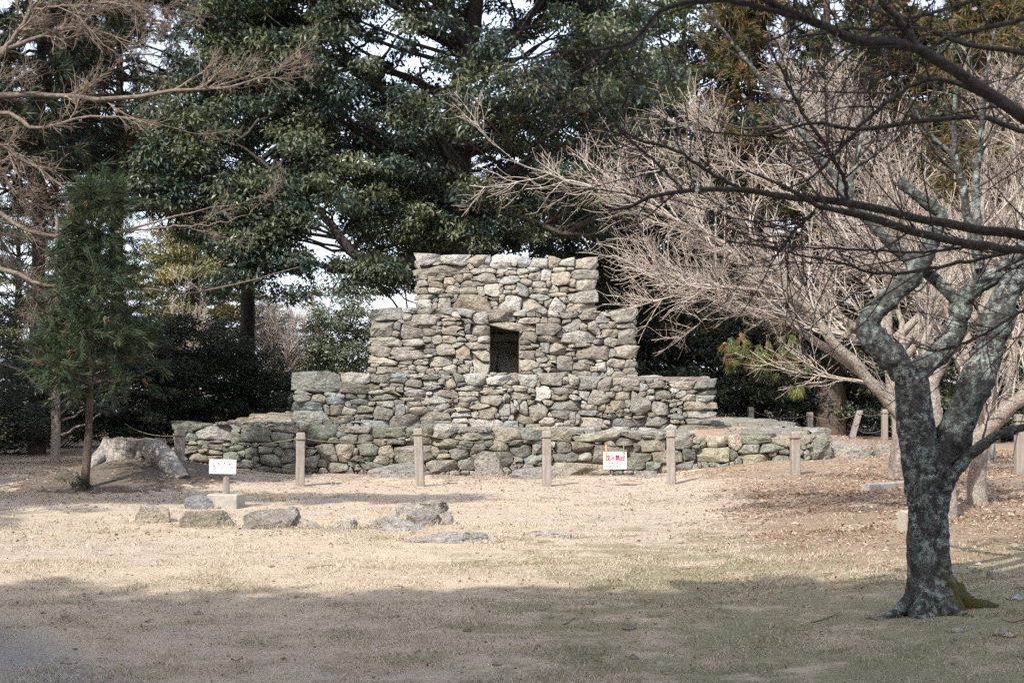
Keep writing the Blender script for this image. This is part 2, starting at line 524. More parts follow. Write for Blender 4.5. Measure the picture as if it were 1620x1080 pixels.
# ------------------------------------------------------------------ the stepped stone monument
# stones as seen, one crop of the face after another: x0,y0,x1,y1[,tilt in degrees] in that crop's own units
CROPS = {
 't3a': (640, 395, 9.82), 't3b': (790, 395, 9.82), 't2a': (580, 485, 9.394), 't2b': (720, 485, 9.394), 't2c': (860, 485, 9.0),
 't1a': (455, 585, 9.0), 't1b': (620, 585, 9.0), 't1c': (785, 585, 9.0), 't1d': (950, 585, 8.526),
 'ba': (265, 645, 7.364), 'bb': (470, 660, 7.364), 'bc': (680, 660, 7.364), 'bd': (880, 660, 7.043), 'be': (1090, 660, 6.75)}
RAW = {
't3a': '''195,65,555,215;560,90,985,255;975,110,1245,250;1240,100,1340,240;1325,95,1678,300;435,195,620,250;170,230,920,400;945,265,1015,355;975,210,1075,300,45
1180,230,1330,280;1040,285,1415,365;1440,290,1660,365;1080,365,1385,515;1430,365,1580,430;225,385,355,470;355,400,495,500;500,405,605,485;580,440,775,580,-20;765,370,890,490
900,355,1040,455;1030,435,1090,480;220,480,370,565;370,495,630,615,15;215,570,355,675;360,580,620,670,10;760,500,870,570;875,480,1255,570;640,570,850,670;850,575,1135,690
1130,575,1240,735;1245,535,1470,720;1480,540,1540,700;205,690,520,770;525,680,760,740;725,690,835,835;200,770,435,900;400,755,520,815;440,815,500,920;515,735,720,960;745,705,1305,960
1225,720,1300,760;1290,730,1455,785;1315,800,1445,870;1370,880,1480,925''',
't3b': '''160,110,265,260;265,120,470,280;490,140,750,285;755,130,945,265;945,150,1170,255;1175,145,1455,295;80,265,275,310;0,300,265,370;275,290,455,380;460,265,650,325;1095,295,1485,470
865,245,1065,355;1045,265,1165,315;0,370,90,440;90,370,165,400;0,380,330,525,-10;300,390,420,450;385,365,440,430;455,330,650,475;650,300,790,480;795,355,1125,550;725,480,800,575
490,480,730,590;335,460,490,565;1065,435,1190,575;1150,455,1455,635;65,520,280,615;0,525,60,590;285,520,450,735;245,540,300,660;450,570,520,680;570,590,750,690;760,560,910,670
925,555,1085,670;770,660,1020,735;480,685,760,785;1080,625,1480,835;1085,600,1200,650;30,700,360,945;330,770,750,980,15;690,765,800,885;590,795,690,850;795,750,1030,960;920,735,1085,840
1040,825,1160,895;1030,840,1460,960;0,680,100,830;50,620,180,700;185,620,275,690''',
't2a': '''100,40,540,195;530,100,660,215;540,20,730,110;730,40,970,115;975,30,1260,110;120,190,390,445;400,225,495,360;395,365,480,440;450,190,560,240;670,115,1075,265;975,100,1130,160
1140,120,1250,160;1110,160,1290,220;1260,70,1355,160;1380,50,1600,175;1130,220,1335,280;1340,215,1475,300;1030,205,1110,270;560,220,760,320;760,260,940,310;940,285,1110,325;500,280,835,475,8
835,315,1020,440;1020,335,1100,410;1110,285,1450,435;1120,430,1340,545;1360,450,1465,515;1260,520,1430,595;830,445,970,535;970,430,1125,555;105,455,500,585;520,480,845,600;860,545,1010,620
1000,560,1290,725;1320,590,1550,775;90,590,350,745;365,590,850,795;540,575,780,670;820,615,1060,710;850,715,975,755;315,730,450,775;920,735,1270,895;1280,780,1410,860;80,740,460,875
470,790,670,865;695,790,910,855;840,770,920,800;410,855,610,905;480,905,620,945;730,880,890,970;610,870,720,950;890,920,1010,1000;1010,900,1110,965;1110,860,1380,1000;1370,860,1540,1000
150,890,470,990;80,850,190,895;30,900,150,970;470,940,700,1000;1070,950,1250,1010''',
't2b': '''260,80,485,245;490,60,870,215;870,60,1080,150;990,140,1240,250;1060,80,1180,150;1195,100,1270,165;1270,140,1370,260;1380,80,1520,155;1380,160,1560,245
1195,250,1560,420;30,215,160,300;115,190,260,260;0,300,135,430;145,265,230,400;235,280,520,430;175,415,340,520;340,440,520,545;155,525,510,640;260,645,420,715;235,650,500,810;270,795,500,1010
0,785,120,860;140,785,255,890;0,870,200,1000;205,900,260,1000;985,385,1215,510;935,480,1170,555;955,555,1175,640;1090,550,1250,610;1230,590,1290,650;970,635,1175,780;1170,640,1360,760,35
1240,430,1560,530;1275,545,1405,700;945,795,1240,940;1225,735,1380,840;1260,830,1500,900;1390,790,1490,845;1320,895,1503,975;1150,900,1310,1000;960,960,1150,1040;800,985,970,1045;590,985,760,1045;500,970,600,1040''',
't2c': '''280,165,565,345,-20;510,225,630,335,-45;565,190,690,225;635,200,805,395;735,140,925,245;785,235,880,320;895,230,1030,305;925,195,1030,235;1035,225,1265,305;990,60,1280,220;500,90,750,190
750,85,960,140;270,80,460,160;275,170,420,240;270,345,755,535;185,350,280,430;820,320,1050,440;755,360,820,400;750,400,820,455;1060,305,1265,530;865,445,1060,560;680,460,850,525,-10
455,500,660,580;670,530,735,565;350,530,460,585;90,515,310,690;310,585,440,640;320,640,435,700;450,565,935,770;925,600,1030,700;1030,555,1295,745;45,670,175,770;185,695,415,910;420,710,490,760
440,745,740,815;740,745,840,795;435,800,655,910;660,850,780,930;755,790,910,920;905,735,1160,855;1160,765,1300,865;890,840,1000,970;1010,860,1110,905;1115,870,1320,950;435,905,690,990
745,920,820,965;690,930,800,1000;805,940,890,1000;180,930,370,1000;940,920,1180,1020;1190,960,1330,1020;15,865,210,930;0,780,170,860''',
't1a': '''90,55,745,325;765,60,1165,200;755,180,1305,330;1165,80,1400,190;1305,185,1455,235;1460,185,1620,235;1380,245,1620,340;100,290,330,370;105,340,320,450;330,330,540,475;520,320,690,385
545,390,820,495;690,345,810,395;815,340,980,415;1000,350,1110,405;1145,285,1390,345;1105,330,1560,430;110,440,525,590;515,475,605,625;595,485,780,660;770,520,960,630;890,405,1155,510
830,440,905,545;900,475,990,560;1140,450,1250,500;1255,430,1530,530;995,500,1255,610;1205,530,1500,715;1490,520,1550,590;115,565,525,770;510,690,620,780,-40;630,640,940,745;945,610,1200,690
900,710,1050,750;955,680,1020,715;1050,690,1420,800;1195,690,1270,720''',
't1b': '''0,120,220,185;190,120,430,235;430,140,660,220;665,130,740,200;740,140,895,240;890,65,1020,180;1020,75,1345,215;1345,95,1620,210;440,225,720,270;0,245,150,330;150,240,340,285;210,280,470,370
470,310,570,370;570,280,900,380;130,390,460,440;480,360,790,485;800,420,860,485;945,225,1280,295;930,175,1065,235;985,305,1215,380;980,385,1180,445;1270,210,1580,255;1275,265,1540,370;1540,270,1620,330
1285,340,1570,495;1570,340,1640,460;195,450,420,525;430,450,550,500;560,460,660,505;880,470,1110,530;1110,470,1175,505;1120,490,1370,545;35,490,190,655;190,490,250,600;250,510,515,635;520,510,610,580
585,495,815,590,-10;720,540,910,605;900,540,1110,590;830,590,1130,665;1150,600,1250,670;1250,550,1470,700;1460,610,1540,680;1520,660,1620,720;1545,480,1690,660;380,595,810,715;415,705,800,765
0,640,385,810;870,690,1100,770;810,740,1060,830;1090,700,1530,850;40,430,140,500;320,760,400,830;0,60,200,120;230,80,420,125;430,85,640,140''',
't1c': '''315,80,560,230;245,110,315,210;575,140,625,240;620,60,955,245;950,90,1040,180;1025,90,1175,205;1175,90,1450,285;1430,140,1620,305;0,230,90,260;90,215,210,255;0,265,145,340
150,260,230,330;230,235,440,300;440,260,550,330;220,300,500,420;480,320,550,385;560,240,760,425;770,280,820,370;815,250,1080,340;950,225,1180,260;775,355,1000,430;1080,295,1160,345;1050,345,1215,425
930,335,1055,370;1165,255,1330,440,45;1330,290,1600,475;90,325,180,465;230,430,325,580;290,420,350,480;330,460,450,640;440,440,540,500;430,480,720,715,-25;660,420,830,495
790,440,1190,570;1220,440,1290,490;1215,490,1405,560;1410,480,1445,575;1460,500,1590,570;700,600,795,660;795,580,1040,695;1035,610,1125,695;1125,640,1190,770;840,690,970,750;950,700,1110,790
1195,570,1450,645;1415,610,1530,665;1515,620,1640,690;1170,650,1610,825;35,660,150,725;290,650,545,770,15;80,730,310,835;620,680,825,805;400,760,650,850;810,755,960,800;885,800,970,850
1190,820,1550,890;320,760,390,850;1110,810,1180,880;200,470,290,600''',
't1d': '''150,125,490,225;190,215,300,285;300,220,540,285;520,180,650,275;640,180,840,235;720,155,860,200;985,155,1280,255;1275,150,1510,275;1065,110,1250,150;1300,280,1530,335;1300,340,1510,435
1100,430,1530,560;1130,545,1530,640;190,295,410,410;60,300,190,370;155,410,325,525;400,330,660,610;340,400,430,500;500,295,600,360;595,350,730,415;640,250,720,310;735,260,945,410;940,240,1050,295
1020,280,1150,370;940,300,1010,350;1080,330,1290,410;1150,270,1300,315;720,425,930,610;910,385,960,440;1040,420,1100,470;930,450,1020,495;960,500,1030,560;830,395,910,430;1060,480,1120,520
1040,530,1110,605;1110,560,1190,640,45;45,480,150,570;215,540,330,620;325,520,400,570;345,570,440,615;450,575,560,610;440,615,585,655;340,615,420,655;30,590,210,665;915,605,1165,655,5
650,575,760,630;640,630,920,770;150,650,600,765;0,660,130,745;110,765,440,870;400,775,520,830;495,765,765,900;755,745,945,785,-45;810,740,1010,870;960,670,1070,720;1080,660,1130,750
1130,650,1470,735;1040,735,1500,855;1230,820,1550,900;0,600,40,640''',
'ba': '''75,165,490,250;370,220,740,390;735,250,850,390;805,240,855,300;850,235,1190,390;1190,210,1620,275;1200,285,1430,390;1470,360,1550,470;440,370,660,405;200,300,330,390;330,370,470,430;250,390,350,425
240,430,400,480;400,435,470,475;180,470,275,525;470,415,640,490;640,440,880,500;460,490,590,555;220,530,460,620;380,480,470,520;640,510,820,620;480,540,650,600;820,500,910,570;870,470,1060,580,-15
1060,450,1220,530;1230,450,1370,560,-20;1310,405,1460,465;985,415,1050,465;840,400,960,440;1050,400,1290,440;1065,545,1300,680;985,560,1080,620;1320,480,1500,640;780,600,990,700;990,655,1085,690
170,620,440,750;470,620,780,760;960,680,1200,740;1200,690,1330,740;1330,650,1490,760;790,710,940,760;90,260,200,330;80,330,190,450;70,450,180,560;80,560,210,680''',
'bb': '''0,60,130,165;140,90,450,300;460,105,820,185;870,120,1250,245;1255,120,1400,220;1440,90,1620,220;440,175,580,225;330,220,480,290;480,200,700,295;710,200,880,285;885,245,1040,330
1040,255,1240,310;1170,220,1240,255;990,250,1065,275;1330,215,1400,275;250,320,450,500;440,320,660,515;70,440,245,570;95,380,240,450;690,320,920,440;650,360,720,430;940,330,1120,460;600,440,760,510
800,440,900,500;890,430,1060,540;590,510,700,550;370,530,570,630;760,530,980,600;240,490,360,570;70,580,230,630;1160,310,1610,510;1440,230,1560,310''',
'bc': '''0,100,260,250;250,190,760,265;760,140,1050,275;1050,150,1330,260;1340,160,1620,270;40,250,320,365;0,330,110,470;330,270,490,335;515,260,630,295;510,300,640,410;640,270,740,330;720,270,900,385
910,255,1110,330;925,310,1170,450;1090,245,1190,290;1170,270,1310,305;1210,310,1320,410;220,360,440,500;120,370,220,420;80,420,215,495;310,330,430,370;0,490,310,610;495,440,580,485;590,430,660,480
1110,440,1320,540;990,470,1080,520;1250,500,1320,560;1400,280,1470,340;1010,510,1090,570;1090,545,1200,610;1320,270,1400,430;640,400,930,560;330,480,500,590''',
'bd': '''230,175,690,265;415,265,510,295;0,270,170,390;170,270,415,390;670,235,860,330;750,190,940,245;860,300,950,380;900,250,1230,380;1100,180,1240,240;1300,200,1535,355
1530,220,1620,290;0,400,220,510;250,400,395,475;400,290,780,500;780,380,1040,560;1080,370,1410,495;1410,350,1560,470;1510,310,1620,375;990,495,1165,570;1170,525,1340,610;520,270,660,330
0,500,530,630;1370,490,1570,640;1560,490,1620,560;1230,200,1300,360''',
'be': '''180,220,420,330;425,205,580,345;570,205,890,290;890,210,1280,310;120,220,190,330;30,300,130,370;90,315,430,475;430,340,520,470;530,285,770,390;765,280,1010,380
490,410,580,555;545,385,880,575;840,365,945,420;955,340,1100,395;870,390,1220,560;1080,330,1220,410;1220,335,1310,440;1190,285,1260,330;1240,280,1310,335;1290,240,1520,445,-6;1225,450,1500,560
1180,420,1225,540;95,470,210,550;210,475,330,530;330,490,420,555;0,475,100,600;400,530,490,590;420,470,490,520;220,530,330,560'''}

# tier: front depth, outline on the face in photograph pixels, palette
TIERS = [
    dict(key='b', Y=25.3, poly=[(273, 668), (480, 668), (600, 677), (1128, 690), (1312, 694), (1312, 744), (1180, 748), (900, 752), (500, 750), (275, 752)],
         pal=[(0.235, 0.215, 0.18), (0.20, 0.19, 0.165), (0.28, 0.265, 0.235), (0.205, 0.205, 0.165), (0.30, 0.265, 0.205)], mat='stone_base', top=0.86, zb=-0.2, depth=11.6),
    dict(key='t1', Y=27.25, poly=[(465, 592), (760, 592), (1128, 602), (1128, 690), (900, 684), (465, 672)],
         pal=[(0.29, 0.265, 0.225), (0.25, 0.24, 0.215), (0.335, 0.305, 0.255), (0.28, 0.245, 0.195), (0.36, 0.345, 0.315)], mat='stone', top=1.83, zb=0.6, depth=7.9),
    dict(key='t2', Y=28.55, poly=[(591, 489), (1003, 492), (1007, 598), (586, 596)],
         pal=[(0.29, 0.265, 0.22), (0.265, 0.245, 0.21), (0.335, 0.30, 0.245), (0.285, 0.25, 0.205), (0.35, 0.33, 0.29)], mat='stone', top=3.14, zb=1.5, depth=5.3),
    dict(key='t3', Y=29.4, poly=[(659, 402), (760, 404), (940, 411), (941, 493), (659, 491)],
         pal=[(0.34, 0.305, 0.245), (0.315, 0.285, 0.235), (0.375, 0.345, 0.29), (0.335, 0.29, 0.225), (0.39, 0.37, 0.33)], mat='stone', top=4.28, zb=2.9, depth=3.6)]
NICHE = (775, 515, 821, 592)
LINTEL = (772, 508, 848, 525)
NA = 24
SS = 2      # label map cells per photograph pixel


def label_map(boxes, x0, y0, x1, y1, dmax=1.32, pw=8.0, warp=1.5):
    W, H = int((x1 - x0) * SS), int((y1 - y0) * SS)
    lab = -np.ones((H, W), int); best = np.full((H, W), dmax)
    gy, gx = np.mgrid[0:H, 0:W]
    gx = gx / SS + x0; gy = gy / SS + y0
    wx = gx + warp * fbm(gx * 0.11, gy * 0.11, 3); wy = gy + warp * 0.8 * fbm(gx * 0.11 + 40, gy * 0.11 + 9, 3)
    for i, (cx, cy, w, h, a) in enumerate(boxes):
        m = 0.7 * max(w, h) + 4
        c0, c1 = max(int((cx - m - x0) * SS), 0), min(int((cx + m - x0) * SS), W)
        r0, r1 = max(int((cy - m - y0) * SS), 0), min(int((cy + m - y0) * SS), H)
        if c1 <= c0 or r1 <= r0: continue
        u = wx[r0:r1, c0:c1] - cx; v = wy[r0:r1, c0:c1] - cy
        ca, sa = math.cos(math.radians(a)), math.sin(math.radians(a))
        uu = (u * ca + v * sa) / (w / 2); vv = (-u * sa + v * ca) / (h / 2)
        sk = np.array(SK[i % len(SK)]) * (0.3 if w > 38 else 1.0)
        uu = uu + sk[0] * vv; vv = vv + sk[1] * uu * 0.6
        u0 = uu; uu = uu / (1 + sk[2] * np.clip(vv, -1.2, 1.2)); vv = vv / (1 + sk[3] * np.clip(u0, -1.2, 1.2))
        d = (np.abs(uu) ** pw + np.abs(vv) ** pw) ** (1 / pw)
        sub = best[r0:r1, c0:c1]; m_ = d < sub
        sub[m_] = d[m_]; lab[r0:r1, c0:c1][m_] = i
    return lab


SK = [(rng.uniform(-0.26, 0.26), rng.uniform(-0.16, 0.16), rng.uniform(-0.3, 0.3), rng.uniform(-0.34, 0.34)) for _ in range(97)]


def radial(lab, i, box, x0, y0):
    cx, cy, w, h, a = box
    H, W = lab.shape
    c, r = (cx - x0) * SS, (cy - y0) * SS
    if not (0 <= int(r) < H and 0 <= int(c) < W) or lab[int(r), int(c)] != i:
        ys, xs = np.nonzero(lab == i)
        if len(xs) < 10 * SS: return None
        c, r = xs.mean(), ys.mean()
        if lab[int(r), int(c)] != i: return None
    out = []
    asp = max(0.35, h / w)
    for k in range(NA):
        th = 2 * math.pi * k / NA
        dx, dy = math.cos(th), math.sin(th) * asp
        l = math.hypot(dx, dy); dx /= l; dy /= l
        t = 0.0; miss = 0
        while t < 200:
            cc, rr = int(c + dx * t), int(r + dy * t)
            if not (0 <= rr < H and 0 <= cc < W) or lab[rr, cc] != i: break
            t += 0.5
        out.append((dx, dy, t / SS))
    rad = np.array([o[2] for o in out])
    rad = 0.86 * rad + 0.07 * (np.roll(rad, 1) + np.roll(rad, -1))
    rad = np.maximum(rad - rng.uniform(-0.15, 0.28), 0.35)
    pts = np.array([(c / SS + x0 + o[0] * q, r / SS + y0 + o[1] * q) for o, q in zip(out, rad)])
    # straighten the outline between a few corners so that the stone is angular
    dv = pts - pts.mean(0)
    turn = np.array([np.linalg.norm(pts[k] - 0.5 * (pts[(k - 2) % NA] + pts[(k + 2) % NA])) for k in range(NA)]) * rng.uniform(0.7, 1.3, NA)
    cor = []; ncor = int(rng.integers(6, 10))
    for k in np.argsort(-turn):
        if all(min(abs(k - q), NA - abs(k - q)) >= 2 for q in cor): cor.append(int(k))
        if len(cor) >= ncor: break
    cor.sort()
    new = pts.copy()
    for a_, b_ in zip(cor, cor[1:] + [cor[0] + NA]):
        for k in range(a_ + 1, b_):
            u = (k - a_) / (b_ - a_)
            s_ = pts[a_] * (1 - u) + pts[b_ % NA] * u
            new[k % NA] = 0.88 * s_ + 0.12 * pts[k % NA]
    pts = new
    return pts, (c / SS + x0, r / SS + y0)


def stone_mesh(pts, ctr, to_world, inward, thick, size):
    """pts: outline on the face; to_world(px,py)->3D on the face plane; inward: unit vector into the wall"""
    out = np.array([to_world(*p) for p in pts]); c = to_world(*ctr)
    inward = np.asarray(inward, float)
    prot = rng.uniform(-0.035, 0.04)
    if size > 0.35: prot += 0.01
    bulge = min(0.012 + 0.04 * size, 0.035) * rng.uniform(0.5, 1.3)
    rings = []
    right = np.cross(inward, [0, 0, 1.0])
    pl = [(rng.normal(0, 0.12), rng.normal(0.0, 0.13), 0.0)] + [(rng.normal(0, 0.30), rng.normal(0, 0.34), -size * rng.uniform(0.03, 0.10)) for _ in range(4)]
    sd = rng.uniform(0, 200, 2)
    def lvl(scale, depth, jit, tl):
        q = c + (out - c) * scale * (1 + rng.normal(0, jit, (len(out), 1)))
        rel = q - c
        u_, v_ = rel @ right, rel[:, 2]
        fac = np.max([a_ * u_ + b_ * v_ + c_ for a_, b_, c_ in pl], axis=0)
        d = depth + tl * (np.clip(fac, -0.12, 0.12) + 0.022 * fbm(u_ * 7 + sd[0], v_ * 9 + sd[1], 3))
        return q + inward * (d - prot)[:, None]
    rings.append(lvl(0.80, thick, 0.0, 0))
    rings.append(lvl(1.0, 0.028, 0.014, 0.8))
    rings.append(lvl(0.975, 0.0, 0.014, 1))
    rings.append(lvl(0.86, -bulge * 0.6, 0.02, 1))
    rings.append(lvl(0.66, -bulge * 0.85, 0.03, 1))
    rings.append(lvl(0.42, -bulge * 0.95, 0.03, 1))
    rings.append(lvl(0.2, -bulge, 0.03, 1))
    V = np.concatenate(rings + [rings[-1].mean(0)[None]])
    n = len(out); F = []
    for k in range(len(rings) - 1):
        a = np.arange(n) + k * n; b = (np.arange(n) + 1) % n + k * n
        F.append(np.stack([a, b, b + n, a + n], 1))
    k = len(rings) - 1
    a = np.arange(n) + k * n; b = (np.arange(n) + 1) % n + k * n
    return V, [np.concatenate(F), np.stack([a, b, np.full(n, len(V) - 1)], 1)]


def inside(poly, x, y):
    r = np.zeros(np.shape(x), bool)
    n = len(poly)
    for i in range(n):
        x1, y1 = poly[i]; x2, y2 = poly[(i + 1) % n]
        if y1 == y2: continue
        c = ((y1 > y) != (y2 > y)) & (x < (x2 - x1) * (y - y1) / (y2 - y1) + x1)
        r ^= c
    return r


def fillers(lab, poly, x0, y0, skip=None):
    """small chinking stones for the holes left in the label map"""
    H, W = lab.shape
    gy, gx = np.mgrid[0:H, 0:W]
    free = (lab < 0) & inside(poly, gx / SS + x0, gy / SS + y0)
    if skip is not None:
        free &= ~((gx / SS + x0 > skip[0] - 1) & (gx / SS + x0 < skip[2] + 1) & (gy / SS + y0 > skip[1]) & (gy / SS + y0 < skip[3]))
    res = []
    for rad in (6, 5, 4, 3, 2, 1.3):
        k = int(rad * SS)
        er = free.copy()
        ky = max(1, int(k * 0.6))
        for s in range(1, k + 1):
            er &= np.roll(free, s, 1) & np.roll(free, -s, 1)
        for s in range(1, ky + 1):
            er &= np.roll(free, s, 0) & np.roll(free, -s, 0)
        ys, xs = np.nonzero(er)
        o = rng.permutation(len(xs))
        for j in o:
            y, x = ys[j], xs[j]
            if not er[y, x]: continue
            ww = rad * rng.uniform(2.0, 2.8); hh = rad * rng.uniform(1.3, 1.7)
            res.append((x / SS + x0, y / SS + y0, ww, hh, rng.uniform(-15, 15)))
            er[max(0, y - int(hh * SS)):y + int(hh * SS), max(0, x - int(ww * SS)):x + int(ww * SS)] = False
            free[max(0, y - int(hh * SS * .55)):y + int(hh * SS * .55), max(0, x - int(ww * SS * .55)):x + int(ww * SS * .55)] = False
    return res


def box(x0, x1, y0, y1, z0, z1):
    V = np.array([(x, y, z) for z in (z0, z1) for y in (y0, y1) for x in (x0, x1)], float)
    F = np.array([(0, 2, 3, 1), (4, 5, 7, 6), (0, 1, 5, 4), (2, 6, 7, 3), (0, 4, 6, 2), (1, 3, 7, 5)])
    return V, [F]


monument = empty('stone_monument', (0, 25.3, 0))
tag(monument, 'stepped pyramid of dry rubble stone in four tiers with a square niche', 'monument')
ALL = []          # (area, V, F, tint, tier index)
LOCAL = np.array([0, 25.3, 0])
for ti, T in enumerate(TIERS):
    boxes = []
    for ck, txt in RAW.items():
        if not ck.startswith(T['key']): continue
        ox, oy, sc = CROPS[ck]
        for it in txt.replace('\n', ';').split(';'):
            if not it.strip(): continue
            v = [float(q) for q in it.split(',')]
            b = [ox + v[0] / sc, oy + v[1] / sc, ox + v[2] / sc, oy + v[3] / sc]
            boxes.append(((b[0] + b[2]) / 2, (b[1] + b[3]) / 2, b[2] - b[0], b[3] - b[1], v[4] if len(v) > 4 else rng.normal(0, 3)))
    xs = [p[0] for p in T['poly']]; ys = [p[1] for p in T['poly']]
    X0, X1, Y0, Y1 = min(xs) - 6, max(xs) + 8, min(ys) - 6, max(ys) + 8
    lab = label_map(boxes, X0, Y0, X1, Y1)
    if ti == 2:
        gy, gx = np.mgrid[0:lab.shape[0], 0:lab.shape[1]]
        gx = gx / SS + X0; gy = gy / SS + Y0
        lint = inside([(772, 507.5), (849, 513), (847, 525), (830, 524.5), (774, 516)], gx, gy)
        lab[(gx > NICHE[0]) & (gx < NICHE[2]) & (gy > NICHE[1]) & (gy < NICHE[3] - 3)] = -1
        lab[lint] = 9999
    fl = fillers(lab, T['poly'], X0, Y0, NICHE if ti == 2 else None)
    n0 = len(boxes)
    lab2 = label_map(fl, X0, Y0, X1, Y1, 1.15)
    use = (lab < 0) & (lab2 >= 0)
    lab[use] = lab2[use] + n0
    if ti == 2:
        lab[(gx > NICHE[0]) & (gx < NICHE[2]) & (gy > NICHE[1]) & (gy < NICHE[3] - 3) & (lab != 9999)] = -1
    allb = boxes + fl
    tw = lambda px, py, YY=T['Y']: P(px, py, YY)
    pxm = FPX / T['Y']
    todo = [(i, b) for i, b in enumerate(allb)] + ([(9999, (811, 516, 76, 11, 4))] if ti == 2 else [])
    for i, b in todo:
        r = radial(lab, i, b, X0, Y0)
        if r is None: continue
        pts, ctr = r
        wd = np.ptp(pts[:, 0]); ht = np.ptp(pts[:, 1])
        if wd < 1.6 or ht < 1.2: continue
        size = math.sqrt(wd * ht) / pxm
        V, F = stone_mesh(pts, ctr, tw, (0, 1, 0), 0.85 if i == 9999 else 0.24 + 0.25 * min(size, 0.6), size)
        tint = np.array(T['pal'][rng.integers(len(T['pal']))]) * rng.uniform(0.72, 1.22)
        if ti == 0 and rng.random() < 0.12: tint = tint * np.array([0.94, 0.98, 0.91])
        if rng.random() < 0.02: tint = tint * np.array([1.04, 0.98, 0.9])
        if rng.random() < 0.12: tint = tint * np.array([0.9, 0.96, 1.04])
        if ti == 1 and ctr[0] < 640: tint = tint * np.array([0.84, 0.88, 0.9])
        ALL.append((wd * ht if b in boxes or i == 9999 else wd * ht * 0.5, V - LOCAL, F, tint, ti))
    # core of the tier, set back behind the facing stones
    l = P(min(xs), 600, T['Y'])[0] + 0.1; rr = P(max(xs), 600, T['Y'])[0] - 0.1
    yf = T['Y'] + 0.14; yb = T['Y'] + T['depth']
    parts = []
    if ti == 2:
        nl, nr = P(NICHE[0], 500, T['Y'])[0] + 0.0, P(NICHE[2], 500, T['Y'])[0] - 0.0
        zl = P(800, 515, T['Y'])[2]
        parts = [box(l, nl, yf, yb, T['zb'], T['top']), box(nr, rr, yf, yb, T['zb'], T['top']),
                 box(nl + .002, nr - .002, yf + 0.95, yb - .01, T['zb'], T['top'] - .003), box(nl + .002, nr - .002, yf, yf + 0.95, zl + 0.06, T['top'] - .003),
                 box(nl + .002, nr - .002, yf - .05, yf + 0.95, T['zb'], P(800, 593, T['Y'])[2])]
    elif ti == 0:
        # uneven trampled top
        gx_, gy_ = np.meshgrid(np.linspace(l, rr, 90), np.linspace(yf, yb, 70))
        top = T['top'] - 0.06 + 0.05 * fbm(gx_ * 0.8, gy_ * 0.8, 4) + 0.07 * sstep(27, 31, gy_) * (np.abs(gx_) > 3.6) - 0.12 * sstep(4.8, 6.2, gx_) - 0.06 * (1 - sstep(yf, yf + 0.5, gy_))
        top = top + 0.10 * sstep(-4.0, -6.0, gx_) * sstep(25.5, 27, gy_)
        n_, m_ = 70, 90
        Vt = np.stack([gx_.ravel(), gy_.ravel(), top.ravel()], 1)
        q = (np.arange(n_ - 1)[:, None] * m_ + np.arange(m_ - 1)[None]).ravel()
        Ft = [np.stack([q, q + 1, q + m_ + 1, q + m_], 1)]
        BASE_TOP = (gx_[0], gy_[:, 0], top)
        bl = box(l, rr, yf, yb, T['zb'], T['top'] - 0.25)
        # skirt
        edge = np.concatenate([np.arange(m_), np.arange(1, n_) * m_ + m_ - 1, (n_ - 1) * m_ + np.arange(m_ - 2, -1, -1), np.arange(n_ - 2, 0, -1) * m_])
        low = Vt[edge].copy(); low[:, 2] = T['top'] - 0.3
        ne = len(edge); e2 = np.arange(ne) + len(Vt)
        Fs = np.stack([edge, e2, np.roll(e2, -1), np.roll(edge, -1)], 1)
        parts = [(np.concatenate([Vt, low]), [np.concatenate([Ft[0], Fs])]), bl]
    else:
        parts = [box(l, rr, yf, yb, T['zb'], T['top'])]
    V, F = join(parts)
    T['core'] = mk('tier', V - LOCAL, F, M['earth'] if ti else ground.data.materials[0], monument)
    T['core']['label'] = ['wide low foundation tier with a soil covered top', 'lower tier of long thin stones', 'middle tier with the niche', 'topmost tier of pale stones'][ti]
    T['lr'] = (l, rr, yf, yb)

# side walls of each tier: rows of random stones
for ti, T in enumerate(TIERS):
    l, rr, yf, yb = T['lr']
    zlo = max(T['zb'], TIERS[ti - 1]['top'] - 0.1) if ti else -0.1
    for side in (-1, 1):
        wpx = (yb - yf) * 40; hpx = (T['top'] - zlo) * 40
        bx_ = []; y = 0
        while y < hpx:
            rh = rng.uniform(8, 17); x = -5
            while x < wpx + 5:
                w = rng.uniform(12, 42); bx_.append((x + w / 2, y + rh / 2 + rng.normal(0, 2), w, rh * rng.uniform(.8, 1.15), rng.normal(0, 4))); x += w
            y += rh
        lab = label_map(bx_, 0, 0, wpx, hpx)
        xw = (l - 0.12) if side < 0 else (rr + 0.12)
        f = lambda px, py: np.array([xw, yf + px / 40, T['top'] - py / 40])
        for i, b in enumerate(bx_):
            r = radial(lab, i, b, 0, 0)
            if r is None: continue
            V, F = stone_mesh(r[0][:: (1 if side > 0 else -1)], r[1], f, (-side, 0, 0), 0.25, 0.25)
            tint = np.array(T['pal'][rng.integers(len(T['pal']))]) * rng.uniform(0.75, 1.2)
            ALL.append((0, V - LOCAL, F, tint, ti))
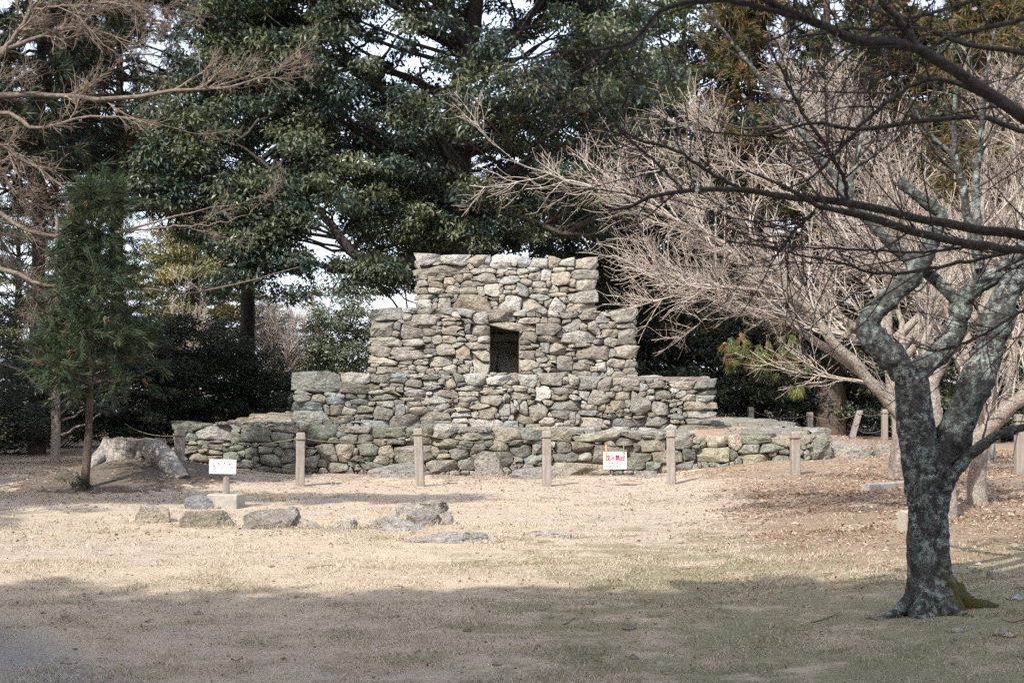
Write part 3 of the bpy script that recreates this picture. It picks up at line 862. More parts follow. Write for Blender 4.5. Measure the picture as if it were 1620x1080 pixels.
# cap stones along the tops of the tiers and slabs on the foundation's top
def slab(cx, cy, w, d, h, z, tilt=0.05, nseg=11, jag=0.16):
    th = np.linspace(0, 2 * np.pi, nseg, endpoint=False) + rng.uniform(0, 1)
    r = 1 + rng.normal(0, jag, nseg)
    rot = rng.uniform(-0.35, 0.35)
    ring = np.stack([np.cos(th) * r * w / 2, np.sin(th) * r * d / 2], 1) @ np.array([[math.cos(rot), math.sin(rot)], [-math.sin(rot), math.cos(rot)]])
    tl = rng.normal(0, tilt, 2)
    L = []
    for s, zz in ((1.0, -h), (1.04, 0.25 * h), (0.94, 0.72 * h), (0.6, h)):
        q = ring * s
        L.append(np.stack([cx + q[:, 0], cy + q[:, 1], z + zz + q @ tl + rng.normal(0, 0.07 * h, nseg)], 1))
    V = np.concatenate(L + [np.array([[cx, cy, z + h * 1.02]])])
    F = []
    for k in range(3):
        a = np.arange(nseg) + k * nseg; b = (np.arange(nseg) + 1) % nseg + k * nseg
        F.append(np.stack([a, b, b + nseg, a + nseg], 1))
    a = np.arange(nseg) + 3 * nseg; b = (np.arange(nseg) + 1) % nseg + 3 * nseg
    return V, [np.concatenate(F), np.stack([a, b, np.full(nseg, len(V) - 1)], 1)]


for ti, T in enumerate(TIERS):
    l, rr, yf, yb = T['lr']
    x = l + 0.1
    for row in range(1 if ti else 2):
        x = l + 0.15
        while x < rr - 0.1:
            w = rng.uniform(0.25, 0.7)
            yy = yf + 0.25 + row * 0.5 + rng.uniform(-0.05, 0.12)
            z = T['top'] - (0.05 if ti else 0.02) + rng.uniform(-0.04, 0.02)
            if ti == 0: z -= 0.1 * max(0, (x - 1) / 5)
            V, F = slab(min(x + w / 2, rr - 0.2), yy, w, rng.uniform(0.25, 0.5), rng.uniform(0.03, 0.075), z)
            ALL.append((w * 200 if ti == 0 else 0, V - LOCAL, F, np.array(T['pal'][rng.integers(5)]) * rng.uniform(0.8, 1.15), ti))
            x += w
for _ in range(70):
    sx = rng.choice([-1, 1]); x = sx * rng.uniform(4.1, 5.6); y = rng.uniform(26.4, 36)
    V, F = slab(x, y, rng.uniform(0.4, 1.2), rng.uniform(0.3, 0.7), rng.uniform(0.04, 0.1), 0.82 + 0.06 * (sx < 0) - 0.045 * (sx > 0) + 0.05 * (y > 29))
    ALL.append((120, V - LOCAL, F, np.array(TIERS[0]['pal'][rng.integers(5)]) * rng.uniform(0.85, 1.2), 0))
# back of the niche
T = TIERS[2]
for (x0, y0, x1, y1) in ((775, 527, 822, 541), (776, 541, 822, 549), (775, 549, 787, 592), (786, 550, 822, 592)):
    pts = np.array([((x0 + x1) / 2 + (x1 - x0) / 2 * 0.97 * math.copysign(abs(math.cos(t)) ** 0.5, math.cos(t)), (y0 + y1) / 2 + (y1 - y0) / 2 * 0.96 * math.copysign(abs(math.sin(t)) ** 0.5, math.sin(t))) for t in np.linspace(0, 2 * np.pi, NA, endpoint=False)])
    V, F = stone_mesh(pts, ((x0 + x1) / 2, (y0 + y1) / 2), lambda px, py: P(px, py, 28.55 + 0.98), (0, 1, 0), 0.2, 0.3)
    ALL.append(((x1 - x0) * (y1 - y0), V - LOCAL, F, np.array((0.26, 0.24, 0.215)), 2))

ALL.sort(key=lambda t: -t[0])
for area, V, F, tint, ti in ALL[:300]:
    c = V.mean(0)
    col = np.array([1.2, 1.235, 1.27]) * tint[None] * (1 + rng.normal(0, 0.05, (len(V), 1)))
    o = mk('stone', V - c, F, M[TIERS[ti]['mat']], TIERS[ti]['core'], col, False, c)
rest = ALL[300:]
V, F = join([(a[1], a[2]) for a in rest])
col = np.array([1.2, 1.235, 1.27]) * np.concatenate([np.repeat(a[3][None], len(a[1]), 0) for a in rest])
tag(mk('small_stones', V, F, M['stone'], monument, col), kind='stuff')
print('stones', len(ALL))


# ------------------------------------------------------------------ loose rocks and boulders
ROCK_AT = []


def rock(px0, py0, px1, py1, label, depth=None, tint=(0.3, 0.28, 0.25), top=0.55, seed=0, name='rock', rot=0.0, Yadd=0.0, parent=None, slant=0.0):
    g = G((px0 + px1) / 2, py1)
    Y = g[1] + Yadd
    k = Y / FPX
    w = (px1 - px0) * k * 1.08
    h = (py1 - py0) * k * 1.05
    d = depth or w * 0.6
    h = max((h - 0.28 * d * (CAMZ / Y)) * 0.92 + 0.05, (0.13 if 'flat' in (label or '') or 'low' in (label or '') else 0.23) if w > 0.3 else 0.06)
    r = np.random.default_rng(seed)
    nu, nv = 40, 20
    uu = np.linspace(0, 2 * np.pi, nu, endpoint=False); vv = np.linspace(-0.42, 1.0, nv) * np.pi / 2
    U, Vv = np.meshgrid(uu, vv)
    sp = lambda c, e: np.sign(c) * np.abs(c) ** e
    x = sp(np.cos(U), 0.7) * sp(np.cos(Vv), top); y = sp(np.sin(U), 0.7) * sp(np.cos(Vv), top); z = sp(np.sin(Vv), 0.8)
    pts = np.stack([x, y, z], -1).reshape(-1, 3)
    # planar cuts give facets
    for q_ in range(11):
        nn = norm(r.normal(0, 1, 3) * (np.array([1, 1, 0.25]) if q_ < 8 else np.array([0.3, 0.3, 1]))); nn[2] = abs(nn[2]); dd = r.uniform(0.68, 0.95)
        s = pts @ nn - dd
        pts -= np.where(s > 0, s, 0)[:, None] * nn * 0.9
    pts[:, 2] += slant * pts[:, 0]
    for fr, am in ((2, 0.09), (5, 0.05), (11, 0.025)):
      pts += am * np.stack([fbm(pts[:, 0] * fr + seed, pts[:, 1] * fr + pts[:, 2] * fr * 1.5, 3), fbm(pts[:, 1] * fr + seed, pts[:, 2] * fr + 7 + pts[:, 0] * fr * .6, 3), fbm(pts[:, 2] * fr + 3, pts[:, 0] * fr + seed + pts[:, 1] * fr * .6, 3)], 1) * np.array([1, 1, 0.8])
    mn, mx = pts[:, 0].min(), pts[:, 0].max()
    pts[:, 0] = ((pts[:, 0] - mn) / (mx - mn) - 0.5) * w
    pts[:, 1] *= d / 2
    zt = pts[:, 2].max()
    pts[:, 2] = pts[:, 2] / zt * h - 0.05
    ca, sa = math.cos(rot), math.sin(rot)
    pts[:, :2] = pts[:, :2] @ np.array([[ca, sa], [-sa, ca]])
    i = (np.arange(nv - 1)[:, None] * nu); a = i + np.arange(nu)[None]; b = i + (np.arange(nu)[None] + 1) % nu
    F = np.stack([a, b, b + nu, a + nu], -1).reshape(-1, 4)
    col = np.array(tint)[None] * 1.1 * (1 + 0.12 * fbm(pts[:, 0] * 5 + seed, pts[:, 2] * 5 + pts[:, 1] * 3, 2))[:, None]
    p = g.copy(); p[1] = Y + d * 0.35; p[2] = float(hz(p[0], p[1])) - 0.02
    o = mk(name, pts, [F], M['rock'], parent, col, False, p)
    ROCK_AT.append((p[0], p[1], w / 2, d / 2))
    if label: tag(o, label, 'rock', 'loose rocks around the stone monument')
    return o


ROCKS = [
    (202, 795, 272, 827, 'pale layered rock at the end of the row, nearest the earth mound', .45, (0.36, 0.32, 0.26)),
    (275, 803, 366, 833, 'low brown rock peaking to one side just below the concrete sign base', .5, (0.27, 0.24, 0.19)),
    (370, 800, 469, 836, 'large rounded grey-brown boulder right of the concrete sign base', .6, (0.26, 0.235, 0.21)),
    (468, 816, 513, 836, 'small pale flat-topped rock next to the large rounded boulder', .35, (0.36, 0.33, 0.26)),
    (515, 813, 567, 838, 'small pale triangular rock in the middle of the row', .4, (0.40, 0.37, 0.31)),
    (576, 811, 690, 839, 'long wedge-shaped grey slab sloping down to the grass', .5, (0.33, 0.31, 0.28)),
    (618, 789, 712, 815, 'broad flat-topped boulder behind the others in the rock cluster', .6, (0.31, 0.29, 0.26)),
    (642, 804, 700, 831, 'dark blocky rock in front of the flat-topped boulder', .4, (0.24, 0.22, 0.2)),
    (694, 806, 720, 829, 'small upright stone wedged beside the dark blocky rock', .3, (0.3, 0.28, 0.25)),
    (640, 837, 784, 857, 'long low slab lying alone in the dry grass', .45, (0.31, 0.295, 0.27)),
    (835, 834, 913, 849, 'flat pale stone nearly level with the lawn', .4, (0.38, 0.36, 0.33)),
    (288, 779, 345, 804, 'blue-grey slanted slab left of the concrete sign base', .4, (0.24, 0.245, 0.25)),
    (578, 735, 662, 758, 'smooth grey boulder at the foot of the wall behind a wooden post', .7, (0.27, 0.26, 0.24)),
    (748, 712, 806, 757, 'tall rounded boulder leaning on the foot of the wall', .6, (0.29, 0.27, 0.24)),
    (806, 740, 884, 760, 'low grey slab at the foot of the wall beside the tall boulder', .5, (0.27, 0.26, 0.24)),
    (885, 733, 960, 754, 'long flat slab at the foot of the wall beside the red lettered sign', .5, (0.27, 0.25, 0.22)),
    (1005, 745, 1050, 757, 'low stone half buried in brown leaves below the red lettered sign', .4, (0.28, 0.26, 0.23)),
    (1316, 697, 1388, 723, 'broad grey rock on the slope right of the monument', .8, (0.30, 0.28, 0.25)),
    (1388, 700, 1424, 720, 'angular grey rock beside the plum trunk, on the slope', .6, (0.29, 0.27, 0.24)),
    (1300, 690, 1330, 705, 'small flat stone above the tilted corner block', .4, (0.32, 0.3, 0.26)),
    (1566, 897, 1604, 914, 'pale tan stone in the leaf litter near the picture edge', .2, (0.47, 0.42, 0.34)),
    (1508, 987, 1526, 999, 'small white stone in the shaded grass below the plum roots', .08, (0.55, 0.55, 0.54)),
    (1577, 992, 1600, 1004, 'small white pointed stone in the shaded grass near the frame edge', .1, (0.55, 0.55, 0.54)),
    (1602, 934, 1630, 948, 'flat whitish stone at the shadow line by the frame edge', .16, (0.5, 0.5, 0.5)),
    (1332, 825, 1372, 838, 'flat tan stone among red-brown leaves left of the plum trunk', .25, (0.42, 0.36, 0.28)),
    (80, 744, 126, 762, 'dark mossy log end at the foot of the earth mound', .4, (0.14, 0.125, 0.1)),
]
for i, (a, b, c, d, lab_, dep, tint) in enumerate(ROCKS):
    o = rock(a, b, c, d, lab_, dep, tint, top=0.35 if (d - b) * 2.5 < (c - a) else 0.55, seed=i + 5,
             slant={5: -0.35, 1: 0.12, 11: 0.3}.get(i, 0), Yadd={12: 0.3, 13: 0.35, 14: 0.25, 15: 0.4, 16: 0.2}.get(i, 0))
    if 'log' in lab_: o.name = 'log'; o['category'] = 'log'; del o['group']

# ------------------------------------------------------------------ rope fence round the monument
def post(px, pt, Y, label, w=0.145, lean=0.0, zb=None, px_off=0.0):
    top = P(px, pt, Y)
    z0 = float(hz(top[0], Y)) if zb is None else zb
    h = top[2] - z0
    lv = np.array([-0.35, 0.0, 0.25 * h, 0.5 * h, 0.75 * h, h - 0.025, h])
    V = []
    for z in lv:
        s = w / 2 * (1 - 0.03 * max(z, 0)) * (0.86 if z == h else 1.0)
        c = s * 0.86
        ring = np.array([(-s, -c), (-c, -s), (c, -s), (s, -c), (s, c), (c, s), (-c, s), (-s, c)]) + rng.normal(0, 0.0022, (8, 2))
        off = lean * (z - h) / max(h, .1)
        V.append(np.stack([ring[:, 0] + off, ring[:, 1], np.full(8, z) + (rng.normal(0, 0.004, 8) if z == h else 0)], 1))
    V = np.concatenate(V + [np.array([[0, 0, h + 0.002]])])
    F = []
    for k in range(len(lv) - 1):
        a = np.arange(8) + 8 * k; b = (np.arange(8) + 1) % 8 + 8 * k
        F.append(np.stack([a, b, b + 8, a + 8], 1))
    a = np.arange(8) + 8 * (len(lv) - 1); b = (np.arange(8) + 1) % 8 + 8 * (len(lv) - 1)
    o = mk('fence_post', V, [np.concatenate(F), np.stack([a, b, np.full(8, len(V) - 1)], 1)], M['wood_post'], None, None, False, (top[0], Y, z0))
    o.rotation_euler = (rng.normal(0, 0.012), rng.normal(0, 0.016), rng.normal(0, 0.09))
    tag(o, label, 'post', 'square wooden posts of the rope fence')
    # loop of rope round the post
    th = np.linspace(0, 2 * np.pi, 17)
    q = w / 2 + 0.012
    rp = np.stack([q * np.sign(np.cos(th)) * np.abs(np.cos(th)) ** 0.45, q * np.sign(np.sin(th)) * np.abs(np.sin(th)) ** 0.45, np.full(17, h - 0.10)], 1)
    Vr, Fr = tubes(rp, np.full(17, 0.013), 6)
    mk('rope_loop', Vr, Fr, M['rope'], o, None, True)
    return np.array([top[0], Y, z0 + h - 0.10])


def rope(a, b, label, sag=0.08, off=(0, 0), r=0.0052):
    a = np.array(a, float); b = np.array(b, float)
    d = norm(b - a) * 0.07
    a = a + d; b = b - d
    t = np.linspace(0, 1, 40)
    pl = a[None] * (1 - t)[:, None] + b[None] * t[:, None]
    pl[:, 2] -= sag * 4 * t * (1 - t)
    c = pl.mean(0)
    V, F = tubes(pl - c, r * (1 + 0.18 * np.sin(t * 150)), 6)
    tag(mk('rope', V, F, M['rope'], None, None, True, c), label, 'rope', 'ropes strung between the fence posts')
    return pl


YF = 23.3
f0 = post(284, 679, 24.0, 'thick wooden post at the corner, right behind the stump root', 0.15, zb=0.0)
f1 = post(475, 684, YF, 'wooden post right of the small white sign')
f2 = post(665, 677, YF, 'wooden post in front of the smooth grey boulder, tallest of the front row')
f3 = post(865, 681, YF, 'wooden post in the middle of the front row, left of the red lettered sign')
f4 = post(1062, 680, YF, 'wooden post between the red lettered sign and the corner of the lower tier')
f5 = post(1258, 682, YF, 'wooden post standing before the tilted corner block')
r5 = post(1612, 655, 23.4, 'wooden post nearest the frame edge, right of the cherry trunk')
r6 = post(1567, 657, 26.5, 'wooden post half hidden between plum limb and cherry trunk')
r7 = post(1485, 645, 36.5, 'wooden post seen through the fork of the plum tree', 0.155)
r8 = post(1424, 655, 38.2, 'wooden post peeking out just left of the plum trunk', 0.155)
r9 = post(1399, 647, 38.6, 'wooden post beside the leaning one, behind the slope rocks', 0.155)
r10 = post(1360, 649, 39.0, 'leaning wooden post in the back row', 0.155, lean=0.22)
r11 = post(1281, 652, 39.2, 'wooden post in the back row before the big cedar trunk', 0.155)
r12 = post(1187, 644, 39.2, 'wooden post in the back row nearest the monument', 0.155)
lft = np.array([-8.3, 30.5, 0.85])
rope(lft, f0, 'rope running from behind the stump to the corner post', 0.1)
rope(f0, f1, 'rope across the left end of the foundation wall', 0.12)
rope(f1, f2, 'rope between the posts right of the white sign and at the smooth boulder', 0.1)
rope(f2, f3, 'rope before the tall rounded boulder at the wall foot', 0.12)
rp = rope(f3, f4, 'rope that carries the red lettered warning sign', 0.15)
rope(f4, f5, 'rope between the last two posts of the front row', 0.1)
rope(r5, r6, 'rope between the two posts right of the plum limb', 0.12)
rope(r6, r7, 'rope dipping behind the forked plum trunk', 0.3)
rope(r7, r8, 'rope behind the plum trunk at its fork', 0.12)
rope(r9, r10, 'rope between the leaning post and its straight neighbour', 0.06)
rope(r10, r11, 'rope sagging in front of the big cedar trunk', 0.13)
rope(r11, r12, 'rope at the back of the monument above the right end of the base', 0.13)
rope(r12, P(1140, 668, 39.4), 'rope vanishing behind the lower tier corner', 0.05)
rope(r9 - [0, 0, 0.45], r10 - [0, 0, .5], 'lower rope tied to the leaning post', 0.05)
rope(r8 - [0, 0, 0.38], r9 - [0, 0, .45], 'lower rope just left of the plum trunk', 0.04)
rope(r7 - [0, 0, 0.4], r8 - [0, 0, .38], 'lower rope seen through the plum fork', 0.08)


# ------------------------------------------------------------------ signs
def strokes(segs, w):
    """flat ink strokes in a plane: segments ((x0,z0),(x1,z1))"""
    Vs, Fs = [], []
    for (x0, z0), (x1, z1) in segs:
        d = np.array([x1 - x0, z1 - z0], float); l = max(np.linalg.norm(d), 1e-6); d /= l
        n_ = np.array([-d[1], d[0]]) * w / 2; e = d * w * 0.3
        b = len(Vs)
        for q in (np.array([x0, z0]) - e + n_, np.array([x0, z0]) - e - n_, np.array([x1, z1]) + e - n_, np.array([x1, z1]) + e + n_):
            Vs.append((q[0], 0, q[1]))
        Fs.append((b, b + 1, b + 2, b + 3))
    return np.array(Vs), [np.array(Fs)]


GLY = {  # simple stroke forms in a unit square
 'tatsu': [((.5, 1), (.5, .84)), ((.12, .8), (.88, .8)), ((.3, .68), (.38, .2)), ((.7, .68), (.6, .2)), ((.04, .08), (.96, .08))],
 'iru': [((.34, .95), (.52, .88)), ((.52, .88), (.46, .5)), ((.46, .5), (.04, .04)), ((.5, .62), (.68, .3)), ((.68, .3), (.97, .04))],
 'kin': [((.05, .84), (.45, .84)), ((.25, .98), (.25, .55)), ((.24, .8), (.04, .6)), ((.27, .8), (.45, .62)), ((.55, .84), (.95, .84)), ((.75, .98), (.75, .55)), ((.74, .8), (.55, .6)), ((.77, .8), (.96, .6)),
         ((.22, .46), (.78, .46)), ((.06, .32), (.94, .32)), ((.5, .32), (.5, .03)), ((.3, .22), (.14, .06)), ((.7, .22), (.87, .06))],
 'tomeru': [((.55, .97), (.55, .07)), ((.55, .55), (.88, .55)), ((.22, .64), (.22, .07)), ((.04, .07), (.97, .07))]}


def flat_box(w, h, t, r=0.006):
    x, z = w / 2, h / 2
    V, F = [], []
    for yy, s in ((t / 2, r), (t / 2 - r, 0), (-t / 2 + r, 0), (-t / 2, r)):
        V += [(-x + s, yy, -z + s), (x - s, yy, -z + s), (x - s, yy, z - s), (-x + s, yy, z - s)]
    for k in range(3):
        for j in range(4):
            F.append((4 * k + j, 4 * k + (j + 1) % 4, 4 * k + 4 + (j + 1) % 4, 4 * k + 4 + j))
    F += [(3, 2, 1, 0), (12, 13, 14, 15)]
    return np.array(V, float), [np.array(F)]


YS = YF - 0.02
cs = P(973, 728, YS)
k = YS / FPX
sw, sh = 37 * k, 27.5 * k
sign = empty('warning_sign', cs)
tag(sign, 'white keep-out sign with red Japanese lettering hanging from the front rope', 'sign')
V, F = flat_box(sw, sh, 0.012, 0.003)
mk('board', V, F, M['board_new'], sign)
lx = -sw * 0.355; cw = sw * 0.185
segs = []
for g_ in ('tatsu', 'iru', 'kin', 'tomeru'):
    segs += [((lx + a[0] * cw * .88, sh * 0.01 + a[1] * sh * 0.30), (lx + b[0] * cw * .88, sh * 0.01 + b[1] * sh * 0.30)) for a, b in GLY[g_]]
    lx += cw
V, F = strokes(segs, 0.0145)
mk('red_lettering', V + [0, -0.0085, 0], F, M['ink_red'], sign)
segs = []; rs = random.Random(4)
for row, z in ((0, -sh * 0.16), (1, -sh * 0.34)):
    x = -sw * 0.33 if row == 0 else -sw * 0.40
    while x < (sw * 0.22 if row == 0 else sw * 0.20):
        for _ in range(3):
            a = (x + rs.uniform(0, .017), z + rs.uniform(-.012, .012))
            segs.append((a, (a[0] + rs.choice([.012, 0]), a[1] + rs.choice([0, .014]))))
        x += 0.026
V, F = strokes(segs, 0.007)
mk('small_print', V + [0, -0.0087, 0], F, M['ink_black'], sign)
for nm, xo, m_ in (('orange_cord', -sw * 0.385, 'cord_orange'), ('grey_cord', sw * 0.37, 'rope')):
    rz = np.interp(cs[0] + xo, rp[:, 0], rp[:, 2]) - cs[2]
    pl = np.array([(xo, -0.014, -sh * 0.02 if 'or' in nm else sh * 0.38), (xo, -0.016, sh * 0.3), (xo, -0.012, sh * 0.5), (xo, 0.0, rz - 0.01), (xo, 0.035, rz + 0.012), (xo, 0.03, rz - 0.02), (xo, 0.01, sh * 0.44)])
    V, F = tubes(spline(pl, 24), np.full(24, 0.009 if 'or' in nm else 0.005), 6)
    mk(nm, V, F, M[m_], sign, None, True)

g0 = G(354, 804)
sg = empty('notice_sign', g0)
tag(sg, 'small white notice board with faded writing on a stake in a concrete block', 'sign')
k = g0[1] / FPX
bw, bh = 42 * k, 23 * k
zb_ = P(354, 738.5, g0[1])[2] - g0[2]
V, F = flat_box(bw, bh, 0.02, 0.004)
b_ = mk('board', V, F, M['board'], sg, None, False, (-4 * k, 0.09, zb_)); b_.rotation_euler = (math.radians(-8), math.radians(1.5), math.radians(8))
segs = []
for gx_, gz_ in ((-.35, .1), (-.13, .16), (-.02, -.05), (.06, .2), (-.3, -.1), (.25, .1), (.33, -.05), (-.05, .3)):
    for _ in range(4):
        a = (bw * gx_ + rs.uniform(-.012, .012), bh * gz_ + rs.uniform(-.02, .02))
        segs.append((a, (a[0] + rs.uniform(-.015, .015), a[1] + rs.uniform(-.018, .018))))
V, F = strokes(segs, 0.008)
mk('faded_writing', V + [0, -0.0135, 0], F, M['ink_faded'], b_)
pl = np.array([(0, 0.15, 0.1), (0, 0.15, 0.3), (0.004, 0.15, zb_ + bh * 0.2)])
V, F = tubes(spline(pl, 8), np.full(8, 0.048), 8, 0.02)
mk('stake', V, F, M['wood_post'], sg)
hb = (804 - 782) * k
parts = []
wv = 51 * k; dv = 0.3
V = []; lv = [(-0.1, 0), (0.012, 0), (hb - 0.015, 0), (hb, 0.012)]
for z, s in lv:
    x, y = wv / 2 - s, dv / 2 - s; c = 0.012
    V += [(-x, -y + c, z), (-x + c, -y, z), (x - c, -y, z), (x, -y + c, z), (x, y - c, z), (x - c, y, z), (-x + c, y, z), (-x, y - c, z)]
V = np.array(V); F = []
for q in range(3):
    a = np.arange(8) + 8 * q; b = (np.arange(8) + 1) % 8 + 8 * q
    F.append(np.stack([a, b, b + 8, a + 8], 1))
V = np.concatenate([V, [[0, 0, hb]]]); a = np.arange(8) + 24; b = (np.arange(8) + 1) % 8 + 24
o = mk('concrete_base', V, [np.concatenate(F), np.stack([a, b, np.full(8, 32)], 1)], M['concrete'], sg, None, False, (0, dv / 2, 0))
o.rotation_euler.z = math.radians(-12)
sg.rotation_euler.z = 0


# ------------------------------------------------------------------ concrete bits on the slope
def kerb_block(pa, pb, h, d, label, name):
    a = G(*pa); b = G(*pb)
    c = (a + b) / 2; L = float(np.linalg.norm((b - a)[:2])); ang = math.atan2(b[1] - a[1], b[0] - a[0])
    n_ = 8; V = []
    prof = [(-d / 2, -0.1), (-d / 2, h - 0.012), (-d / 2 + 0.012, h), (d / 2 - 0.012, h), (d / 2, h - 0.012), (d / 2, -0.1)]
    for i in range(n_):
        x = -L / 2 + L * i / (n_ - 1)
        V += [(x, p_[0] + rng.normal(0, .003), p_[1] + rng.normal(0, .003)) for p_ in prof]
    F = []
    for i in range(n_ - 1):
        for j in range(5):
            F.append((i * 6 + j, i * 6 + j + 1, i * 6 + 7 + j, i * 6 + 6 + j))
    e = (n_ - 1) * 6
    caps = [(0, 1, 4, 5), (1, 2, 3, 4), (e + 5, e + 4, e + 1, e), (e + 4, e + 3, e + 2, e + 1)]
    o = mk(name, np.array(V), [np.array(F + caps)[:, ::-1]], M['concrete'], None, None, False, (c[0], c[1], min(a[2], b[2])))
    o.rotation_euler.z = ang
    tag(o, label, 'kerb')


kerb_block((1369, 777), (1462, 768), 0.10, 0.14, 'long concrete beam lying on the ground left of the plum trunk', 'concrete_beam')
kerb_block((1426, 842), (1446, 840), 0.22, 0.14, 'short upright concrete marker just behind the plum trunk', 'concrete_marker')

# ------------------------------------------------------------------ the old stump on its mound
YST = 23.6
stc = P(212, 738, YST)
stump = empty('tree_stump', (stc[0], YST, float(hz(stc[0], YST))))
tag(stump, 'old bleached tree stump with a thick root, on the earth mound', 'stump')
ztop = P(212, 694, YST)[2] - stump.location.z
nu, nv = 120, 22
th = np.linspace(0, 2 * np.pi, nu, endpoint=False)
V = []
for i in range(nv):
    t = i / (nv - 1); z = -0.15 + (ztop + 0.15) * t
    flare = 0.50 + 0.13 * (1 - t) ** 1.8 + 0.14 * (1 - t) ** 1.5 * np.maximum(-np.cos(th), 0) ** 2
    fl = 1 + (0.045 * np.sin(th * 5 + 0.7) + 0.03 * np.sin(th * 9 + 2 * t) + 0.085 * (np.abs(np.sin(th * 11 + 1.3)) - 0.5) + 0.03 * np.sin(th * 31)) * (0.5 + 0.8 * (1 - t)) + 0.03 * fbm(th * 6, np.full(nu, t * 6.0), 3)
    notch = np.exp(-((th - 4.95) / 0.16) ** 2) * 0.2 * (1 - 0.75 * t)
    r = flare * fl - notch
    x = r * np.cos(th) * 1.0 - 0.04 * (1 - t); y = r * np.sin(th) * 0.85
    zz = z + (0.022 * fbm(th * 3, np.full(nu, 3.0), 3) - 0.02 * np.cos(th)) * t
    V.append(np.stack([x, y, zz * np.ones(nu)], 1))
top_ring = V[-1]
V = np.concatenate(V)
i = (np.arange(nv - 1)[:, None] * nu); a = i + np.arange(nu)[None]; b = i + (np.arange(nu)[None] + 1) % nu
mk('body', V, [np.stack([a, b, b + nu, a + nu], -1).reshape(-1, 4)], M['stump'], stump, None, True)
rings = [top_ring * [s, s, 1] + [0, 0, dz] + rng.normal(0, 0.006, (nu, 3)) for s, dz in ((1.0, 0.0), (0.93, -0.012), (0.86, -0.06), (0.5, -0.09), (0.15, -0.12))]
V = np.concatenate(rings); i = (np.arange(4)[:, None] * nu); a = i + np.arange(nu)[None]; b = i + (np.arange(nu)[None] + 1) % nu
mk('rotten_top', V, [np.stack([a, b, b + nu, a + nu], -1).reshape(-1, 4)], M['stump_cut'], stump)
sl = np.array(stump.location)
root_px = [(232, 712, 23.4, .13), (248, 716, 23.1, .19), (262, 731, 22.9, .2), (274, 747, 22.75, .185), (282, 757, 22.65, .17), (290, 765, 22.55, .16)]
rp_ = np.array([np.append(P(a, b, c) - sl, d) for a, b, c, d in root_px])
sp = spline(rp_, 26)
V, F = tubes(sp[:, :3], sp[:, 3], 18, 0.05)
rt = mk('root', V, F, M['stump'], stump, None, True)
e = V[-18:]; c = e.mean(0) + norm(sp[-1, :3] - sp[-3, :3]) * -0.03
mk('root_end', np.concatenate([e, (e * .6 + c * .4), [c]]), [np.array([(j, (j + 1) % 18, 18 + (j + 1) % 18, 18 + j) for j in range(18)]), np.array([(18 + j, 18 + (j + 1) % 18, 36) for j in range(18)])], M['stump_cut'], rt)
for q, (pts) in enumerate([[(160, 722, 23.2, .08), (150, 731, 23.0, .085), (140, 740, 22.9, .06), (132, 747, 22.85, .03)]]):
    s_ = spline(np.array([np.append(P(a, b, c) - sl, d) for a, b, c, d in pts]), 14)
    V, F = tubes(s_[:, :3], s_[:, 3], 12, 0.08); mk('root', V, F, M['stump'], stump, None, True)
s_ = spline(np.array([P(224, 737, 22.7) - sl, P(232, 729, 22.68) - sl, P(240, 720, 22.72) - sl]), 8)
V, F = tubes(s_, np.linspace(.035, .028, 8), 8, 0.06, cap=True); mk('broken_splinter', V, F, M['wood_post'], stump)

# ------------------------------------------------------------------ foliage builders
def leaf_arrays(C, axis_, nrm, L, wr):
    """folded rhombic leaves"""
    axis_ = norm(axis_); side = norm(np.cross(axis_, nrm)); nn = np.cross(side, axis_)
    L = L[:, None]; w = L * wr
    b = C; t = C + axis_ * L - nn * L * 0.10
    m = C + axis_ * L * 0.45
    r = m + side * w / 2 + nn * L * 0.07; l = m - side * w / 2 + nn * L * 0.07
    V = np.stack([b, r, t, l], 1).reshape(-1, 3)
    i = np.arange(len(C))[:, None] * 4
    F = np.concatenate([i + np.array([[0, 1, 2]]), i + np.array([[0, 2, 3]])])
    return V, F


def clump_leaves(CC, RR, n, L, wr, flat=0.6, cols=((0.03, 0.05, 0.025), (0.07, 0.09, 0.03)), droop=0.5, vol=0.5):
    M_ = len(CC)
    idx = np.repeat(np.arange(M_), n)
    m = len(idx)
    d = norm(rng.standard_normal((m, 3)))
    d[:, 2] = np.where(d[:, 2] < -0.25, -d[:, 2], d[:, 2])
    rr = RR[idx] * rng.random(m) ** vol
    # several twigs in each clump bunch the leaves
    tw = 9
    tws = norm(rng.standard_normal((M_, tw, 3))); tws[:, :, 2] = np.abs(tws[:, :, 2]) * 0.8
    pick = tws[idx, rng.integers(0, tw, m)]
    d = norm(d + 1.3 * pick)
    pos = CC[idx] + d * rr[:, None] * np.array([1, 1, flat])
    ax = norm(d * np.array([1, 1, 0.3]) + 0.7 * rng.standard_normal((m, 3)) + np.array([0, 0, -droop]))
    nr = norm(np.array([0, 0, 0.9]) + 0.5 * d + 0.6 * rng.standard_normal((m, 3)))
    Ls = rng.uniform(L[0], L[1], m)
    V, F = leaf_arrays(pos, ax, nr, Ls, wr)
    a, b = np.array(cols[0]), np.array(cols[1])
    tm = rng.random(M_) ** 1.5
    f = np.clip(tm[idx] + rng.normal(0, 0.22, m), 0, 1)[:, None]
    c = (a * (1 - f) + b * f) * rng.uniform(0.7, 1.3, (m, 1))
    return V, F, np.repeat(c, 4, 0)


